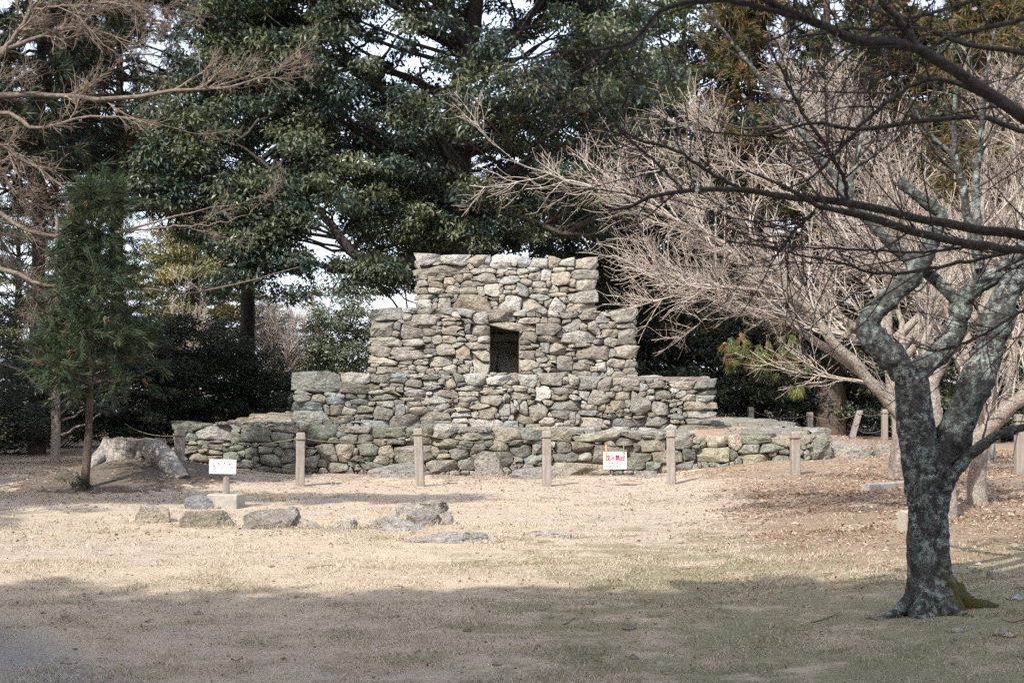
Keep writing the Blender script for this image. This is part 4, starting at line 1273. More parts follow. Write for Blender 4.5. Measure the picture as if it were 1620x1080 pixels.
def needles(C, D, n, L, w, spread=0.7, cols=((0.03, 0.055, 0.03), (0.06, 0.09, 0.035)), droop=0.0, brown=0.0):
    """tufts of needle blades around points C pointing along D"""
    idx = np.repeat(np.arange(len(C)), n); m = len(idx)
    ax = norm(D[idx] + spread * rng.standard_normal((m, 3)) + np.array([0, 0, -droop]))
    side = norm(np.cross(ax, rng.standard_normal((m, 3))))
    l = rng.uniform(L[0], L[1], m)[:, None]
    b = C[idx] + rng.normal(0, 0.02, (m, 3))
    V = np.stack([b - side * w * .5, b + side * w * .5, b + ax * l * 0.6 + side * w * 0.35, b + ax * l], 1).reshape(-1, 3)
    i = np.arange(m)[:, None] * 4
    F = np.concatenate([i + np.array([[0, 1, 2]]), i + np.array([[0, 2, 3]])])
    a, bb = np.array(cols[0]), np.array(cols[1])
    tm = rng.random(len(C))
    f = np.clip(tm[idx] + rng.normal(0, 0.2, m), 0, 1)[:, None]
    c = (a * (1 - f) + bb * f) * rng.uniform(0.7, 1.3, (m, 1))
    if brown > 0:
        br = (rng.random(len(C)) < brown)[idx]
        c[br] = np.array([0.20, 0.12, 0.055]) * rng.uniform(0.6, 1.2, (br.sum(), 1))
    return V, F, np.repeat(c, 4, 0)


def crown_points(n, rad, gap=0.9, holes=(), shell=0.35, zmin=None, noise=0.25, ctr=(0, 0, 0), front=()):
    """clump centres in an uneven ellipsoid with open gaps"""
    out = []
    rad = np.array(rad); tries = 0
    ctr = np.array(ctr)
    seedx = rng.uniform(0, 100)
    while len(out) < n and tries < n * 80:
        tries += 1
        d = norm(rng.standard_normal(3))
        rr = (shell + (1 - shell) * rng.random()) ** 0.5
        lim = 1 + noise * float(fbm(np.array([d[0] * 2 + seedx]), np.array([d[2] * 2 + d[1]]), 2)[0])
        p = d * rad * rr * lim
        if zmin is not None and p[2] + ctr[2] < zmin: continue
        w = p + ctr
        if any(((w[0] - h[0]) / h[2]) ** 2 + ((w[2] - h[1]) / h[3]) ** 2 < 1 for h in holes): continue
        if w[1] < ctr[1] + 0.5 and any(((w[0] - h[0]) / h[2]) ** 2 + ((w[2] - h[1]) / h[3]) ** 2 < 1 for h in front): continue
        if out and np.min(np.sum(((np.array(out) - p) * [1, 1, 1.3]) ** 2, 1)) < gap ** 2: continue
        out.append(p)
    return np.array(out) + ctr


def boughs_to(spine, targets, r0=0.05, K=8, sag=0.12, rend=0.012):
    """curved branches from a trunk spine (K,3) to clump centres"""
    out = []; rad = []
    for t in targets:
        dz = t[2] - spine[:, 2]; hd = np.linalg.norm(t[:2] - spine[:, :2], axis=1)
        cost = np.abs(dz - 0.55 * hd) + 0.2 * hd
        j = int(np.argmin(cost)); s = spine[j]
        L = np.linalg.norm(t - s)
        u = np.linspace(0, 1, K)[:, None]
        pl = s * (1 - u) + t * u
        pl[:, 2] += (-sag * L * 4 * u * (1 - u))[:, 0] * rng.uniform(-0.6, 1.0)
        pl[1:-1] += rng.normal(0, 0.02 * L, (K - 2, 3))
        out.append(pl); rr = r0 * (0.35 + 0.16 * L)
        rad.append(np.linspace(rr, rend, K))
    return np.array(out), np.array(rad)


def broadleaf(name, label, cat, trunk_pts, crown_ctr, crown_rad, nclump, nleaf, L=(0.10, 0.15), wr=0.42, clump_r=(0.45, 0.85), gap=0.6,
              cols=((0.022, 0.04, 0.022), (0.075, 0.095, 0.032)), holes=(), limbs=(), loc=None, zmin=None, group=None, bark='bark_dark', leafmat='leaf', shell=0.35, extra=None, flat=0.6, noise=0.25, droop=0.5, front=(), bough_share=0.6):
    root = empty(name, loc if loc is not None else (0, 0, 0))
    tag(root, label, cat, group)
    off = np.array(root.location)
    tp = spline(np.array(trunk_pts, float), 24)
    CC = crown_points(nclump, crown_rad, gap, holes, shell, zmin, noise, crown_ctr, front)
    if extra is not None: CC = np.concatenate([CC, np.array(extra)])
    RR = rng.uniform(clump_r[0], clump_r[1], len(CC))
    parts = [tubes(tp[:, :3] - off, tp[:, 3], 14, 0.03)]
    spines = [tp[4:, :3]]
    for lb in limbs:
        sp_ = spline(np.array(lb, float), 18)
        parts.append(tubes(sp_[:, :3] - off, sp_[:, 3], 10, 0.04))
        spines.append(sp_[:, :3])
    sel = CC[rng.random(len(CC)) < bough_share]
    bl, br = boughs_to(np.concatenate(spines), sel)
    parts.append(tubes(bl - off, br, 5))
    V, F = join(parts)
    mk('trunk', V, F, M[bark], root, None, True)
    V, F, c = clump_leaves(CC - off, RR, nleaf, L, wr, flat, cols, droop)
    mk('crown', V, [F], M[leafmat], root, c)
    return root


# ------------------------------------------------------------------ the great evergreen behind the monument
def at(px, py, Y, r=None):
    p = P(px, py, Y)
    return np.append(p, r) if r is not None else p


YB = 33.0
def hole(px, py, rx, ry, Y=YB):
    p = P(px, py, Y); return (p[0], p[2], (rx + 20) * Y / FPX, (ry + 18) * Y / FPX)


holes = [hole(828, 78, 34, 34), hole(385, 262, 16, 10), hole(490, 72, 10, 16), hole(492, 372, 42, 40), hole(640, 450, 40, 40), hole(705, 130, 12, 10), hole(425, 258, 6, 14), hole(555, 250, 12, 8),
         hole(615, 20, 18, 12), hole(900, 250, 20, 30), hole(620, 395, 12, 12), hole(780, 300, 20, 14), hole(900, 30, 14, 14)]
xb = P(725, 300, YB)[0]
trunk = [(xb - 0.05, YB, -0.2, 0.48), (xb, YB, 1.5, 0.40), at(722, 400, YB, .36), at(724, 300, YB, .33), at(722, 210, YB, .30), at(730, 130, YB, .25), at(742, 80, YB, .21), at(752, 20, YB, .18), at(760, -90, YB, .14), at(770, -220, YB, .08), at(770, -330, YB, .03)]
limbs = [
    [at(705, 408, YB, .2), at(660, 414, YB - .4, .16), at(600, 414, YB - .8, .14), at(555, 398, YB - 1.1, .12), at(520, 350, YB - 1.3, .09), at(470, 310, YB - 1.5, .06), at(420, 260, YB - 1.6, .04), at(372, 225, YB - 1.7, .02)],
    [at(722, 260, YB, .18), at(690, 215, YB - .5, .14), at(640, 165, YB - .9, .11), at(590, 130, YB - 1.2, .09), at(540, 80, YB - 1.4, .06), at(500, 30, YB - 1.6, .03)],
    [at(735, 110, YB, .16), at(765, 85, YB - .2, .13), at(800, 62, YB - .4, .11), at(835, 30, YB - .5, .09), at(870, -20, YB - .6, .06), at(900, -80, YB - .6, .03)],
    [at(740, 120, YB, .14), at(778, 100, YB - .4, .11), at(806, 72, YB - .6, .09), at(822, 48, YB - .7, .07), at(860, 40, YB - .8, .04)],
    [at(738, 90, YB, .14), at(722, 40, YB - .4, .11), at(705, -20, YB - .6, .08), at(690, -90, YB - .8, .04)],
    [at(735, 100, YB, .13), at(720, 50, YB + .4, .1), at(760, -10, YB + .5, .08), at(790, -80, YB + .5, .04)],
    [at(725, 330, YB, .14), at(770, 290, YB - .5, .1), at(830, 260, YB - .9, .08), at(890, 240, YB - 1.0, .05), at(950, 210, YB - 1.0, .03)],
    [at(722, 180, YB, .12), at(680, 140, YB + .6, .1), at(600, 110, YB + .9, .07), at(480, 110, YB + 1, .05), at(400, 60, YB + 1, .03)],
    [at(722, 350, YB, .13), at(760, 330, YB - .6, .09), at(830, 345, YB - 1, .07), at(890, 370, YB - 1.2, .04)],
    [at(590, 412, YB - .8, .08), at(545, 430, YB - 1.1, .06), at(480, 410, YB - 1.2, .05), at(430, 400, YB - 1.3, .04), at(390, 370, YB - 1.3, .02)],
]
extra = []
lowl = [(rng.uniform(345, 490), rng.uniform(290, 490)) for _ in range(64)] + [(rng.uniform(530, 640), rng.uniform(415, 465)) for _ in range(14)] + [(rng.uniform(230, 345), rng.uniform(180, 350)) for _ in range(26)]
for px, py in tuple(lowl) + ((430, 440), (400, 410), (445, 400), (470, 430), (500, 440), (395, 370), (360, 350), (330, 330), (560, 445), (600, 450), (610, 430), (530, 430), (560, 400), (640, 380), (690, 370), (880, 340), (900, 370), (850, 385), (820, 360), (770, 375), (650, 350), (930, 330), (600, 370), (700, 395), (750, 395)):
    extra.append(at(px, py, YB - (rng.uniform(1.4, 2.2) if (px, py) in lowl else rng.uniform(0.2, 1.8))))
big = broadleaf('evergreen_oak', 'huge dark evergreen tree towering directly behind the monument', 'tree', trunk, P(650, 130, YB) + [0, 0, 1.2], (6.1, 3.6, 7.0), 1350, 205, (0.09, 0.165), 0.43,
                (0.36, 0.68), 0.40, ((0.028, 0.052, 0.046), (0.120, 0.135, 0.068)), holes, limbs, zmin=float(P(0, 400, YB)[2]), extra=extra, loc=(xb, YB, 0), droop=0.7, flat=0.85, bough_share=0.22, front=[hole(725, 285, 12, 26), hole(758, 70, 16, 22), hole(640, 165, 16, 8), hole(600, 415, 50, 12), hole(425, 260, 10, 24)])

# ------------------------------------------------------------------ generic background trees, one of each kind and copies
proto_a = broadleaf('broadleaf_tree', None, 'tree', [(0, 0, -0.3, .3), (0.1, 0, 2, .25), (0, 0.1, 5, .2), (.1, 0, 9, .12), (0, 0, 12, .04)], (0, 0, 7.5), (3.4, 3.4, 5.6), 230, 230, (0.12, 0.19), 0.45, (0.5, 0.95), 0.7,
                    ((0.026, 0.042, 0.028), (0.085, 0.10, 0.04)), zmin=1.6, group='evergreen trees of the wood behind')


proto_d = broadleaf('broadleaf_tree', None, 'tree', [(0, 0, -0.3, .3), (0.1, 0, 3, .25), (0, 0.1, 7, .2), (.1, 0, 11, .12), (0, 0, 14, .04)], (0, 0, 10.2), (3.4, 3.0, 4.6), 230, 210, (0.12, 0.18), 0.45, (0.5, 0.9), 0.7,
                    ((0.030, 0.05, 0.042), (0.10, 0.115, 0.058)), zmin=6.2, group='evergreen trees of the wood behind')


def conifer(name, h, r, zlow, nb, cols, droop=0.35, blade=(0.16, 0.30), bw=0.022, per=10, ntuft=16, brown=0.05, up=0.1, trunk_r=0.3, crown_pow=0.8, spread=0.55, whorl=0.0):
    root = empty(name)
    tp = spline(np.array([(0, 0, -0.3, trunk_r * 1.25), (0.03, 0.02, h * .15, trunk_r), (0, 0, h * .5, trunk_r * .65), (0, 0, h, 0.02)]), 24)
    parts = [tubes(tp[:, :3], tp[:, 3], 14, 0.03)]
    z = zlow + (h - zlow) * rng.random(nb) ** 1.15
    if whorl: z = np.maximum(zlow, np.round(z / whorl) * whorl + rng.normal(0, 0.025, nb))
    z = np.minimum(z, h * 0.97)
    az = rng.uniform(0, 2 * np.pi, nb)
    Lb = r * ((h - z) / (h - zlow)) ** crown_pow * rng.uniform(0.65, 1.1, nb) + 0.12
    K = 8; u = np.linspace(0, 1, K)
    d = np.stack([np.cos(az), np.sin(az)], 1)
    PL = np.zeros((nb, K, 3))
    PL[:, :, :2] = d[:, None, :] * (Lb[:, None] * u[None])[..., None]
    PL[:, :, 2] = z[:, None] + Lb[:, None] * (up * u - droop * u ** 2 + 0.18 * u ** 4)[None]
    PL[:, 1:] += rng.normal(0, 0.03, (nb, K - 1, 3)) * Lb[:, None, None]
    parts.append(tubes(PL, np.linspace(1, .25, K)[None] * (0.012 + 0.012 * Lb)[:, None], 5))
    tw, twr = grow(PL, np.full((nb, K), 0.02), per, (0.25, 0.6), (35, 75), -0.02, 0.1, 0.5, rend=.004, K=4, tmin=0.22)
    tw = tw[np.arange(len(tw))]
    V, F = join(parts); mk('trunk', V, F, M['bark_cedar'], root, None, True)
    tip = np.concatenate([tw[:, 1], tw[:, 2], tw[:, 3], PL[:, -1], PL[:, -2]])
    dr = np.concatenate([norm(tw[:, 2] - tw[:, 1]), norm(tw[:, 3] - tw[:, 2]), norm(tw[:, 3] - tw[:, 2]), norm(PL[:, -1] - PL[:, -2]), norm(PL[:, -1] - PL[:, -2])])
    V, F, c = needles(tip, dr, ntuft, blade, bw, spread, cols, 0.1, brown)
    mk('crown', V, [F], M['needle'], root, c)
    return root


cedar_a = conifer('cedar_tree', 15.0, 3.0, 3.2, 170, ((0.026, 0.042, 0.03), (0.08, 0.09, 0.04)), per=10, ntuft=10, bw=0.035, blade=(0.2, 0.36), trunk_r=0.4, crown_pow=0.6, brown=0.12)
cedar_c = conifer('cedar_tree', 16.5, 3.3, 6.3, 170, ((0.024, 0.040, 0.034), (0.07, 0.082, 0.042)), per=10, ntuft=10, bw=0.03, blade=(0.2, 0.36), trunk_r=0.17, crown_pow=0.5, brown=0.06)
cedar_b = conifer('cedar_tree', 14.0, 2.7, 4.5, 150, ((0.055, 0.06, 0.028), (0.14, 0.12, 0.045)), per=10, ntuft=9, bw=0.035, blade=(0.2, 0.36), trunk_r=0.3, crown_pow=0.55, brown=0.25)


def shrub(name, rx, rz, n, nl, cols, L, gap=0.33):
    root = empty(name)
    CC = crown_points(n, (rx, rx * .8, rz), gap, (), 0.25, 0.12, 0.3, (0, 0, rz * 0.85))
    sp_ = np.stack([np.zeros(12), np.zeros(12), np.linspace(0, rz * 1.2, 12)], 1)
    bl, br = boughs_to(sp_, CC, 0.03, 6, 0.05, 0.006)
    bl[:, 0, :2] += rng.normal(0, .08, (len(bl), 2))
    V, F = tubes(bl, br, 4); mk('stems', V, F, M['bark_dark'], root, None, True)
    V, F, c = clump_leaves(CC, rng.uniform(0.3, 0.5, len(CC)), nl, L, 0.45, 0.75, cols, 0.3)
    mk('crown', V, [F], M['leaf'], root, c)
    return root


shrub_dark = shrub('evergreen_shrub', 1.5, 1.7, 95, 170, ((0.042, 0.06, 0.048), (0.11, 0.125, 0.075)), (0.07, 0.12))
shrub_lit = shrub('evergreen_shrub', 1.05, 1.9, 80, 190, ((0.08, 0.105, 0.065), (0.17, 0.19, 0.12)), (0.07, 0.11))  # sunlight is put into these paler leaf colours
USED = set()


def place(proto, x, y, s, rz, label, cat, group, sz=None, name=None):
    if proto.name in USED: o = copy_tree(proto)
    else: o = proto; USED.add(proto.name)
    o.location = (x, y, float(hz(x, y)) - 0.03)
    o.scale = (s, s, sz or s)
    o.rotation_euler = (0, 0, rz)
    tag(o, label, cat, group)
    return o


def placep(proto, px, Y, *a, **k):
    return place(proto, (px - CXP) / FPX * Y, Y, *a, **k)


GT = 'evergreen trees of the wood behind'
placep(proto_d, 672, 40, 0.66, 0.9, 'evergreen standing close behind the great tree, seen through its crown', 'tree', GT)
placep(proto_d, 395, 41, 0.88, 2.6, 'evergreen behind the left half of the great tree crown', 'tree', GT)
# right of the great evergreen, seen through the cherry twigs
placep(proto_a, 960, 41, 0.95, 0.4, 'dark broadleaf evergreen between the great tree and the cherry twigs', 'tree', GT)
placep(proto_a, 1085, 47, 1.15, 2.1, 'dark evergreen rising behind the cherry twigs left of the tan cedar', 'tree', GT)
placep(proto_a, 1480, 46, 1.1, 3.9, 'dark evergreen behind the thickest cherry twigs above the plum fork', 'tree', GT)
placep(proto_a, 1640, 42, 1.1, 5.0, 'dark evergreen filling the upper corner behind the foreground branches', 'tree', GT)
placep(cedar_a, 1312, 41.5, 1.0, 0.0, 'cedar with a stout dark trunk behind the leaning fence post', 'tree', GT)
placep(cedar_b, 1190, 44, 1.05, 1.2, 'tan and green cedar showing above the pale cherry twigs', 'tree', GT)
placep(cedar_b, 1420, 43, 1.0, 2.9, 'olive cedar behind the plum limbs', 'tree', GT)
placep(cedar_b, 1560, 38, 0.95, 4.1, 'golden brown cedar behind the topmost foreground branches', 'tree', GT)
# left
placep(cedar_c, 60, 33, 1.0, 2.0, 'drooping dark cedar against the sky in the upper left', 'tree', GT)
placep(cedar_c, 185, 38, 1.0, 4.0, 'dark cedar between the drooping cedar and the great evergreen', 'tree', GT)
placep(cedar_c, -130, 30, 0.95, 5.2, 'dark cedar at the very left edge of the picture', 'tree', GT)
# dark undergrowth behind the fence and the monument
GS = 'dark shrubs under the trees'
SHR = [(20, 33, 1.0, 'dark shrub at the picture edge left of the young cedar'), (95, 37, 1.25, 'dark shrub behind the slim grey trunk left of the young cedar'), (190, 36.5, 1.35, 'dark shrub right behind the stump'),
       (262, 38, 1.55, 'tall dark shrub right of the young cedar crown'), (330, 39.5, 1.35, 'tall dark shrub above the left end of the base'), (400, 40.5, 0.95, 'dark shrub left of the bare bush'), (452, 38.9, 0.55, 'low dark shrub before the bare bush'),
       (1010, 41, 1.7, 'dark shrub against the middle tier corner'), (1075, 41, 1.75, 'dark shrub beside the lower tier corner'), (1150, 41.5, 1.5, 'dark shrub behind the back fence post nearest the monument'), (1222, 42, 1.3, 'dark shrub under the hanging cedar sprays'),
       (1290, 43.5, 1.45, 'dark shrub behind the stout cedar trunk'), (1365, 42, 1.4, 'dark shrub behind the leaning post'), (1440, 43, 1.5, 'dark shrub seen left of the plum fork'), (1510, 42, 1.4, 'dark shrub seen through the plum fork'), (1590, 40, 1.5, 'dark shrub behind the two right-hand posts'), (1670, 38, 1.3, 'dark shrub cut by the right picture edge')]
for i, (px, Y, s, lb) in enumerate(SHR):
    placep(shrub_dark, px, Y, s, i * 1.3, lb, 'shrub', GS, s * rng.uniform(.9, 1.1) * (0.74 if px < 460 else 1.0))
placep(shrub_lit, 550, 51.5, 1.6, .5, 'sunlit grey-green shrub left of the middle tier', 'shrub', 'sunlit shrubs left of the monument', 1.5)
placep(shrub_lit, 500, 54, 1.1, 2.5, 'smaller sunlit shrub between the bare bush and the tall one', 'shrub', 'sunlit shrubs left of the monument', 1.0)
# yellow-green tree farther off
placep(proto_a, 305, 58, 0.62, 4.4, 'small far tree glimpsed under the great evergreen, left of the gap', 'tree', GT)
far_t = broadleaf('broadleaf_tree', 'yellow-green round tree farther off right of the young cedar', 'tree', [(0, 0, 0, .2), (0, 0, 4, .15), (0, 0, 7.5, .05)], (0, 0, 5.6), (2.2, 2.0, 2.4), 90, 200, (0.10, 0.16), 0.5, (0.4, 0.7), 0.5, ((0.10, 0.105, 0.04), (0.22, 0.20, 0.08)))
far_t.location = ((308 - CXP) / FPX * 50, 50, 0)

placep(proto_a, 25, 47, 0.62, 0.3, 'far dark tree at the left edge behind the slim grey trunk', 'tree', GT)
placep(proto_a, 425, 62, 0.40, 3.3, 'low far tree behind the bare tan bush', 'tree', GT)
placep(proto_a, 150, 52, 0.55, 1.3, 'far dark tree behind the young cedar', 'tree', GT)
# hanging sprays of the stout cedar, sunlit
cd = [o for o in bpy.data.objects if o.get('label', '').startswith('cedar with a stout')][0]
pts, drs = [], []
for px, py, n_, s_ in ((1165, 545, 16, 22), (1190, 560, 14, 22), (1225, 560, 16, 24), (1250, 545, 14, 20), (1210, 575, 10, 18), (1258, 612, 12, 12), (1155, 570, 8, 14), (1265, 575, 8, 14)):
    for _ in range(n_):
        p = P(px + rng.normal(0, s_ * .5), py + rng.normal(0, s_ * .42), 34 + rng.normal(0, .25)); pts.append(p - np.array(cd.location)); drs.append((rng.normal(0, .5), rng.normal(0, .5), -0.6 + rng.normal(0, .4)))
V, F, c = needles(np.array(pts), np.array(drs), 46, (0.12, 0.30), 0.013, 0.34, ((0.07, 0.10, 0.03), (0.155, 0.175, 0.055)), 0.5, 0.3)
mk('hanging_sprays', V, [F], M['needle'], cd, c)
loc_ = np.array(cd.location)
bl = [spline(np.array([P(1312, 430, 41.3) - loc_, P(1290, 480, 38) - loc_, P(1255, 520, 35) - loc_, P(1225, 545, 34) - loc_]), 10), spline(np.array([P(1290, 480, 38) - loc_, P(1220, 500, 35.5) - loc_, P(1180, 525, 34.2) - loc_, P(1165, 540, 34) - loc_]), 10),
      spline(np.array([P(1268, 500, 36) - loc_, P(1265, 550, 34.4) - loc_, P(1262, 580, 34.1) - loc_, P(1258, 608, 34) - loc_]), 10)]
V, F = tubes(np.array(bl), np.tile(np.linspace(.05, .015, 10), (3, 1)), 6); mk('low_bough', V, F, M['bark_cedar'], cd, None, True)

# ------------------------------------------------------------------ the young cedar on the mound
yc = conifer('young_cedar', 4.6, 1.02, 1.45, 95, ((0.024, 0.042, 0.027), (0.06, 0.082, 0.038)), droop=0.12, blade=(0.09, 0.17), bw=0.011, per=12, ntuft=10, brown=0.008, up=0.28, trunk_r=0.06, crown_pow=0.72, spread=0.3, whorl=0.27)
g0 = G(131, 768)
yc.location = (g0[0], g0[1], g0[2] - .02)
yc.rotation_euler = (0, math.radians(3.0), 0)
tag(yc, 'young green cedar with a thin trunk growing beside the stump', 'tree')
# its leaves have sprouted at the foot, too
V, F, c = needles(rng.normal(0, 0.09, (26, 3)) * [1, 1, .4] + [0, -0.05, .1], norm(rng.normal(0, 1, (26, 3)) + [0, 0, .6]), 14, (0.07, 0.14), 0.01, .5, ((0.02, 0.03, 0.02), (0.04, 0.055, 0.03)))
mk('basal_sprouts', V, [F], M['needle'], yc, c)


# ------------------------------------------------------------------ bare trees
def bare_tree(name, label, base, limbs, cfg, bark, twig, sides=10, group=None, loc=None, nlimb=30, sparse=()):
    """limbs: list of hand-laid polylines with radius; cfg: list of grow() settings, level by level"""
    root = empty(name, loc if loc is not None else base)
    tag(root, label, 'tree', group)
    off = np.array(root.location)
    PL = np.array([spline(np.array(l, float), nlimb) for l in limbs])
    pos, rad = PL[:, :, :3].copy(), np.maximum(PL[:, :, 3], 0.004)
    pos[:, 2:-1] += rng.normal(0, 0.012, pos[:, 2:-1].shape)
    V, F = tubes(pos - off, rad, sides, 0.05)
    mk('trunk', V, F, M[bark], root, None, True)
    cur, cr = pos, rad
    tw = []
    for lv, c in enumerate(cfg):
        if lv == 0 and 'skip' in c:
            keep = np.arange(len(cur)) >= c['skip']; cur, cr = cur[keep], cr[keep]
        sk_ = c.get('skip', 0)
        c = {k_: v_ for k_, v_ in c.items() if k_ != 'skip'}
        cur, cr = grow(cur, cr, **c)
        if lv == 0 and sparse:
            own = np.arange(len(cur)) // c['n'] + sk_
            ok = ~np.isin(own, sparse) | (rng.random(len(cur)) < 0.22)
            cur, cr = cur[ok], cr[ok]
        tw.append((cur, cr))
    parts = [tubes(a - off, b, 5 if i == 0 else 3) for i, (a, b) in enumerate(tw)]
    V, F = join(parts)
    cnt = [len(p_[1][0]) for p_ in parts]
    mk('crown', V, F, [M[twig], M['twig_tip'] if twig == 'twig_pale' else M[twig]], root, None, True, mat_idx=np.concatenate([np.full(c_, int(i_ >= 2)) for i_, c_ in enumerate(cnt)]))
    return root, tw


YA, YBc = 16.4, 17.9
gA = G(1500, 818); gB = G(1547, 797)
YA = gA[1]; YBc = gB[1]
def L(*pts): return [at(*p) for p in pts]
CG = 'bare pale cherry trees right of the monument'
limbsA = [
    [np.append(gA - [0, 0, .15], 0.1258), at(1496, 770, YA, 0.0999), at(1484, 700, YA, 0.0925), at(1476, 640, YA, 0.0888), at(1476, 605, YA, 0.0814), at(1493, 572, YA, 0.0666), at(1520, 530, YA - .2, 0.0555), at(1545, 495, YA - .3, 0.0444), at(1572, 462, YA - .4, 0.0370), at(1600, 400, YA - .5, 0.0259), at(1640, 330, YA - .6, 0.0089)],
    L((1478, 690, YA, 0.0888), (1430, 662, YA - .1, 0.0740), (1414, 647, YA - .1, 0.0666), (1370, 594, YA - .2, 0.0592), (1314, 535, YA - .3, 0.0518), (1287, 499, YA - .3, 0.0459), (1253, 460, YA - .3, 0.0407), (1231, 427, YA - .3, 0.0370), (1200, 394, YA - .3, 0.0311), (1150, 330, YA - .4, 0.0222), (1090, 250, YA - .5, 0.0089)),
    L((1372, 597, YA - .2, 0.0555), (1350, 580, YA - .1, 0.0518), (1275, 527, YA + .2, 0.0444), (1231, 491, YA + .3, 0.0392), (1203, 460, YA + .4, 0.0348), (1167, 410, YA + .5, 0.0311), (1140, 385, YA + .6, 0.0266), (1060, 345, YA + .7, 0.0222), (960, 300, YA + .8, 0.0163), (890, 285, YA + .8, 0.0118), (790, 250, YA + .9, 0.0044)),
    L((1478, 610, YA, 0.0666), (1440, 570, YA + .4, 0.0592), (1400, 535, YA + .6, 0.0518), (1356, 519, YA + .7, 0.0444), (1314, 491, YA + .8, 0.0385), (1259, 458, YA + .9, 0.0326), (1180, 420, YA + 1, 0.0252), (1090, 370, YA + 1.1, 0.0178), (1000, 330, YA + 1.1, 0.0089), (930, 275, YA + 1.1, 0.0037)),
    L((1476, 605, YA, 0.0629), (1420, 560, YA + .2, 0.0518), (1356, 533, YA + .3, 0.0429), (1314, 524, YA + .4, 0.0370), (1253, 499, YA + .5, 0.0311), (1203, 502, YA + .5, 0.0252), (1140, 480, YA + .6, 0.0178), (1085, 455, YA + .6, 0.0104), (1040, 435, YA + .6, 0.0037)),
    L((1470, 600, YA, 0.0518), (1464, 569, YA + .3, 0.0444), (1470, 500, YA + .5, 0.0370), (1476, 460, YA + .5, 0.0311), (1440, 380, YA + .6, 0.0222), (1390, 280, YA + .7, 0.0133), (1340, 190, YA + .8, 0.0044)),
    L((1446, 590, YA + .2, 0.0444), (1431, 574, YA + .5, 0.0407), (1426, 520, YA + .7, 0.0333), (1422, 490, YA + .8, 0.0296), (1380, 400, YA + .9, 0.0222), (1300, 290, YA + 1, 0.0133), (1230, 190, YA + 1, 0.0044)),
    L((1314, 500, YA + .7, 0.0333), (1260, 480, YA + .2, 0.0259), (1190, 455, YA, 0.0207), (1120, 458, YA, 0.0148), (1075, 462, YA, 0.0074), (1050, 430, YA, 0.0030)),
]
cfgA = [dict(n=15, ln=(0.7, 1.8), ang=(14, 48), up=0.05, wig=0.11, rf=0.6, rmax=0.013, rend=0.0045, K=7, tmin=0.22, skip=1),
        dict(n=9, ln=(0.3, 0.8), ang=(18, 52), up=0.05, wig=0.13, rf=0.75, rmax=0.008, rend=0.0035, K=5, tmin=0.12),
        dict(n=5, ln=(0.10, 0.40), ang=(25, 70), up=0.08, wig=0.14, rf=0.85, rmax=0.0042, rend=0.0022, K=4, tmin=0.15)]
bare_tree('cherry_tree', 'bare pale cherry tree sweeping toward the monument behind the plum', gA, limbsA, cfgA, 'bark_cherry', 'twig_pale', group=CG)
limbsB = [
    [np.append(gB - [0, 0, .15], 0.1406), at(1546, 760, YBc, 0.1110), at(1548, 715, YBc, 0.1036), at(1556, 685, YBc, 0.0962), at(1585, 652, YBc - .1, 0.0888), at(1622, 618, YBc - .2, 0.0814), at(1680, 540, YBc - .3, 0.0666), at(1720, 430, YBc - .4, 0.0370), at(1740, 300, YBc - .4, 0.0148)],
    L((1548, 715, YBc, 0.0888), (1535, 660, YBc + .1, 0.0740), (1527, 624, YBc + .2, 0.0666), (1531, 547, YBc + .3, 0.0592), (1536, 470, YBc + .4, 0.0481), (1550, 380, YBc + .5, 0.0333), (1560, 260, YBc + .6, 0.0185), (1565, 150, YBc + .6, 0.0059)),
    L((1530, 600, YBc + .2, 0.0592), (1510, 560, YBc + .5, 0.0518), (1470, 500, YBc + .9, 0.0444), (1420, 450, YBc + 1.1, 0.0370), (1360, 400, YBc + 1.3, 0.0296), (1280, 340, YBc + 1.4, 0.0222), (1190, 270, YBc + 1.5, 0.0133), (1110, 200, YBc + 1.5, 0.0044)),
    L((1585, 652, YBc - .1, 0.0592), (1600, 590, YBc + .2, 0.0481), (1605, 520, YBc + .4, 0.0407), (1590, 430, YBc + .6, 0.0296), (1570, 330, YBc + .7, 0.0185), (1560, 220, YBc + .7, 0.0059)),
    L((1532, 560, YBc + .3, 0.0444), (1490, 480, YBc + .4, 0.0370), (1440, 400, YBc + .5, 0.0296), (1380, 310, YBc + .5, 0.0207), (1330, 220, YBc + .5, 0.0118), (1290, 150, YBc + .5, 0.0044)),
    L((1534, 520, YBc + .3, 0.0444), (1570, 460, YBc, 0.0370), (1610, 390, YBc - .2, 0.0281), (1640, 290, YBc - .3, 0.0148), (1650, 200, YBc - .3, 0.0052)),
]
cfgB = [dict(n=16, ln=(0.8, 2.0), ang=(14, 50), up=0.05, wig=0.11, rf=0.6, rmax=0.013, rend=0.0045, K=7, tmin=0.2),
        dict(n=9, ln=(0.3, 0.85), ang=(18, 52), up=0.05, wig=0.13, rf=0.75, rmax=0.0085, rend=0.004, K=5, tmin=0.12),
        dict(n=5, ln=(0.10, 0.40), ang=(25, 70), up=0.08, wig=0.14, rf=0.85, rmax=0.0042, rend=0.0022, K=4, tmin=0.15)]
bare_tree('cherry_tree', 'bare pale cherry tree with a lit trunk right of the plum', gB, limbsB, cfgB, 'bark_cherry', 'twig_pale', group=CG)
cfgC = [dict(cfgB[0], n=11), dict(cfgB[1], n=7), dict(cfgB[2], n=3)]
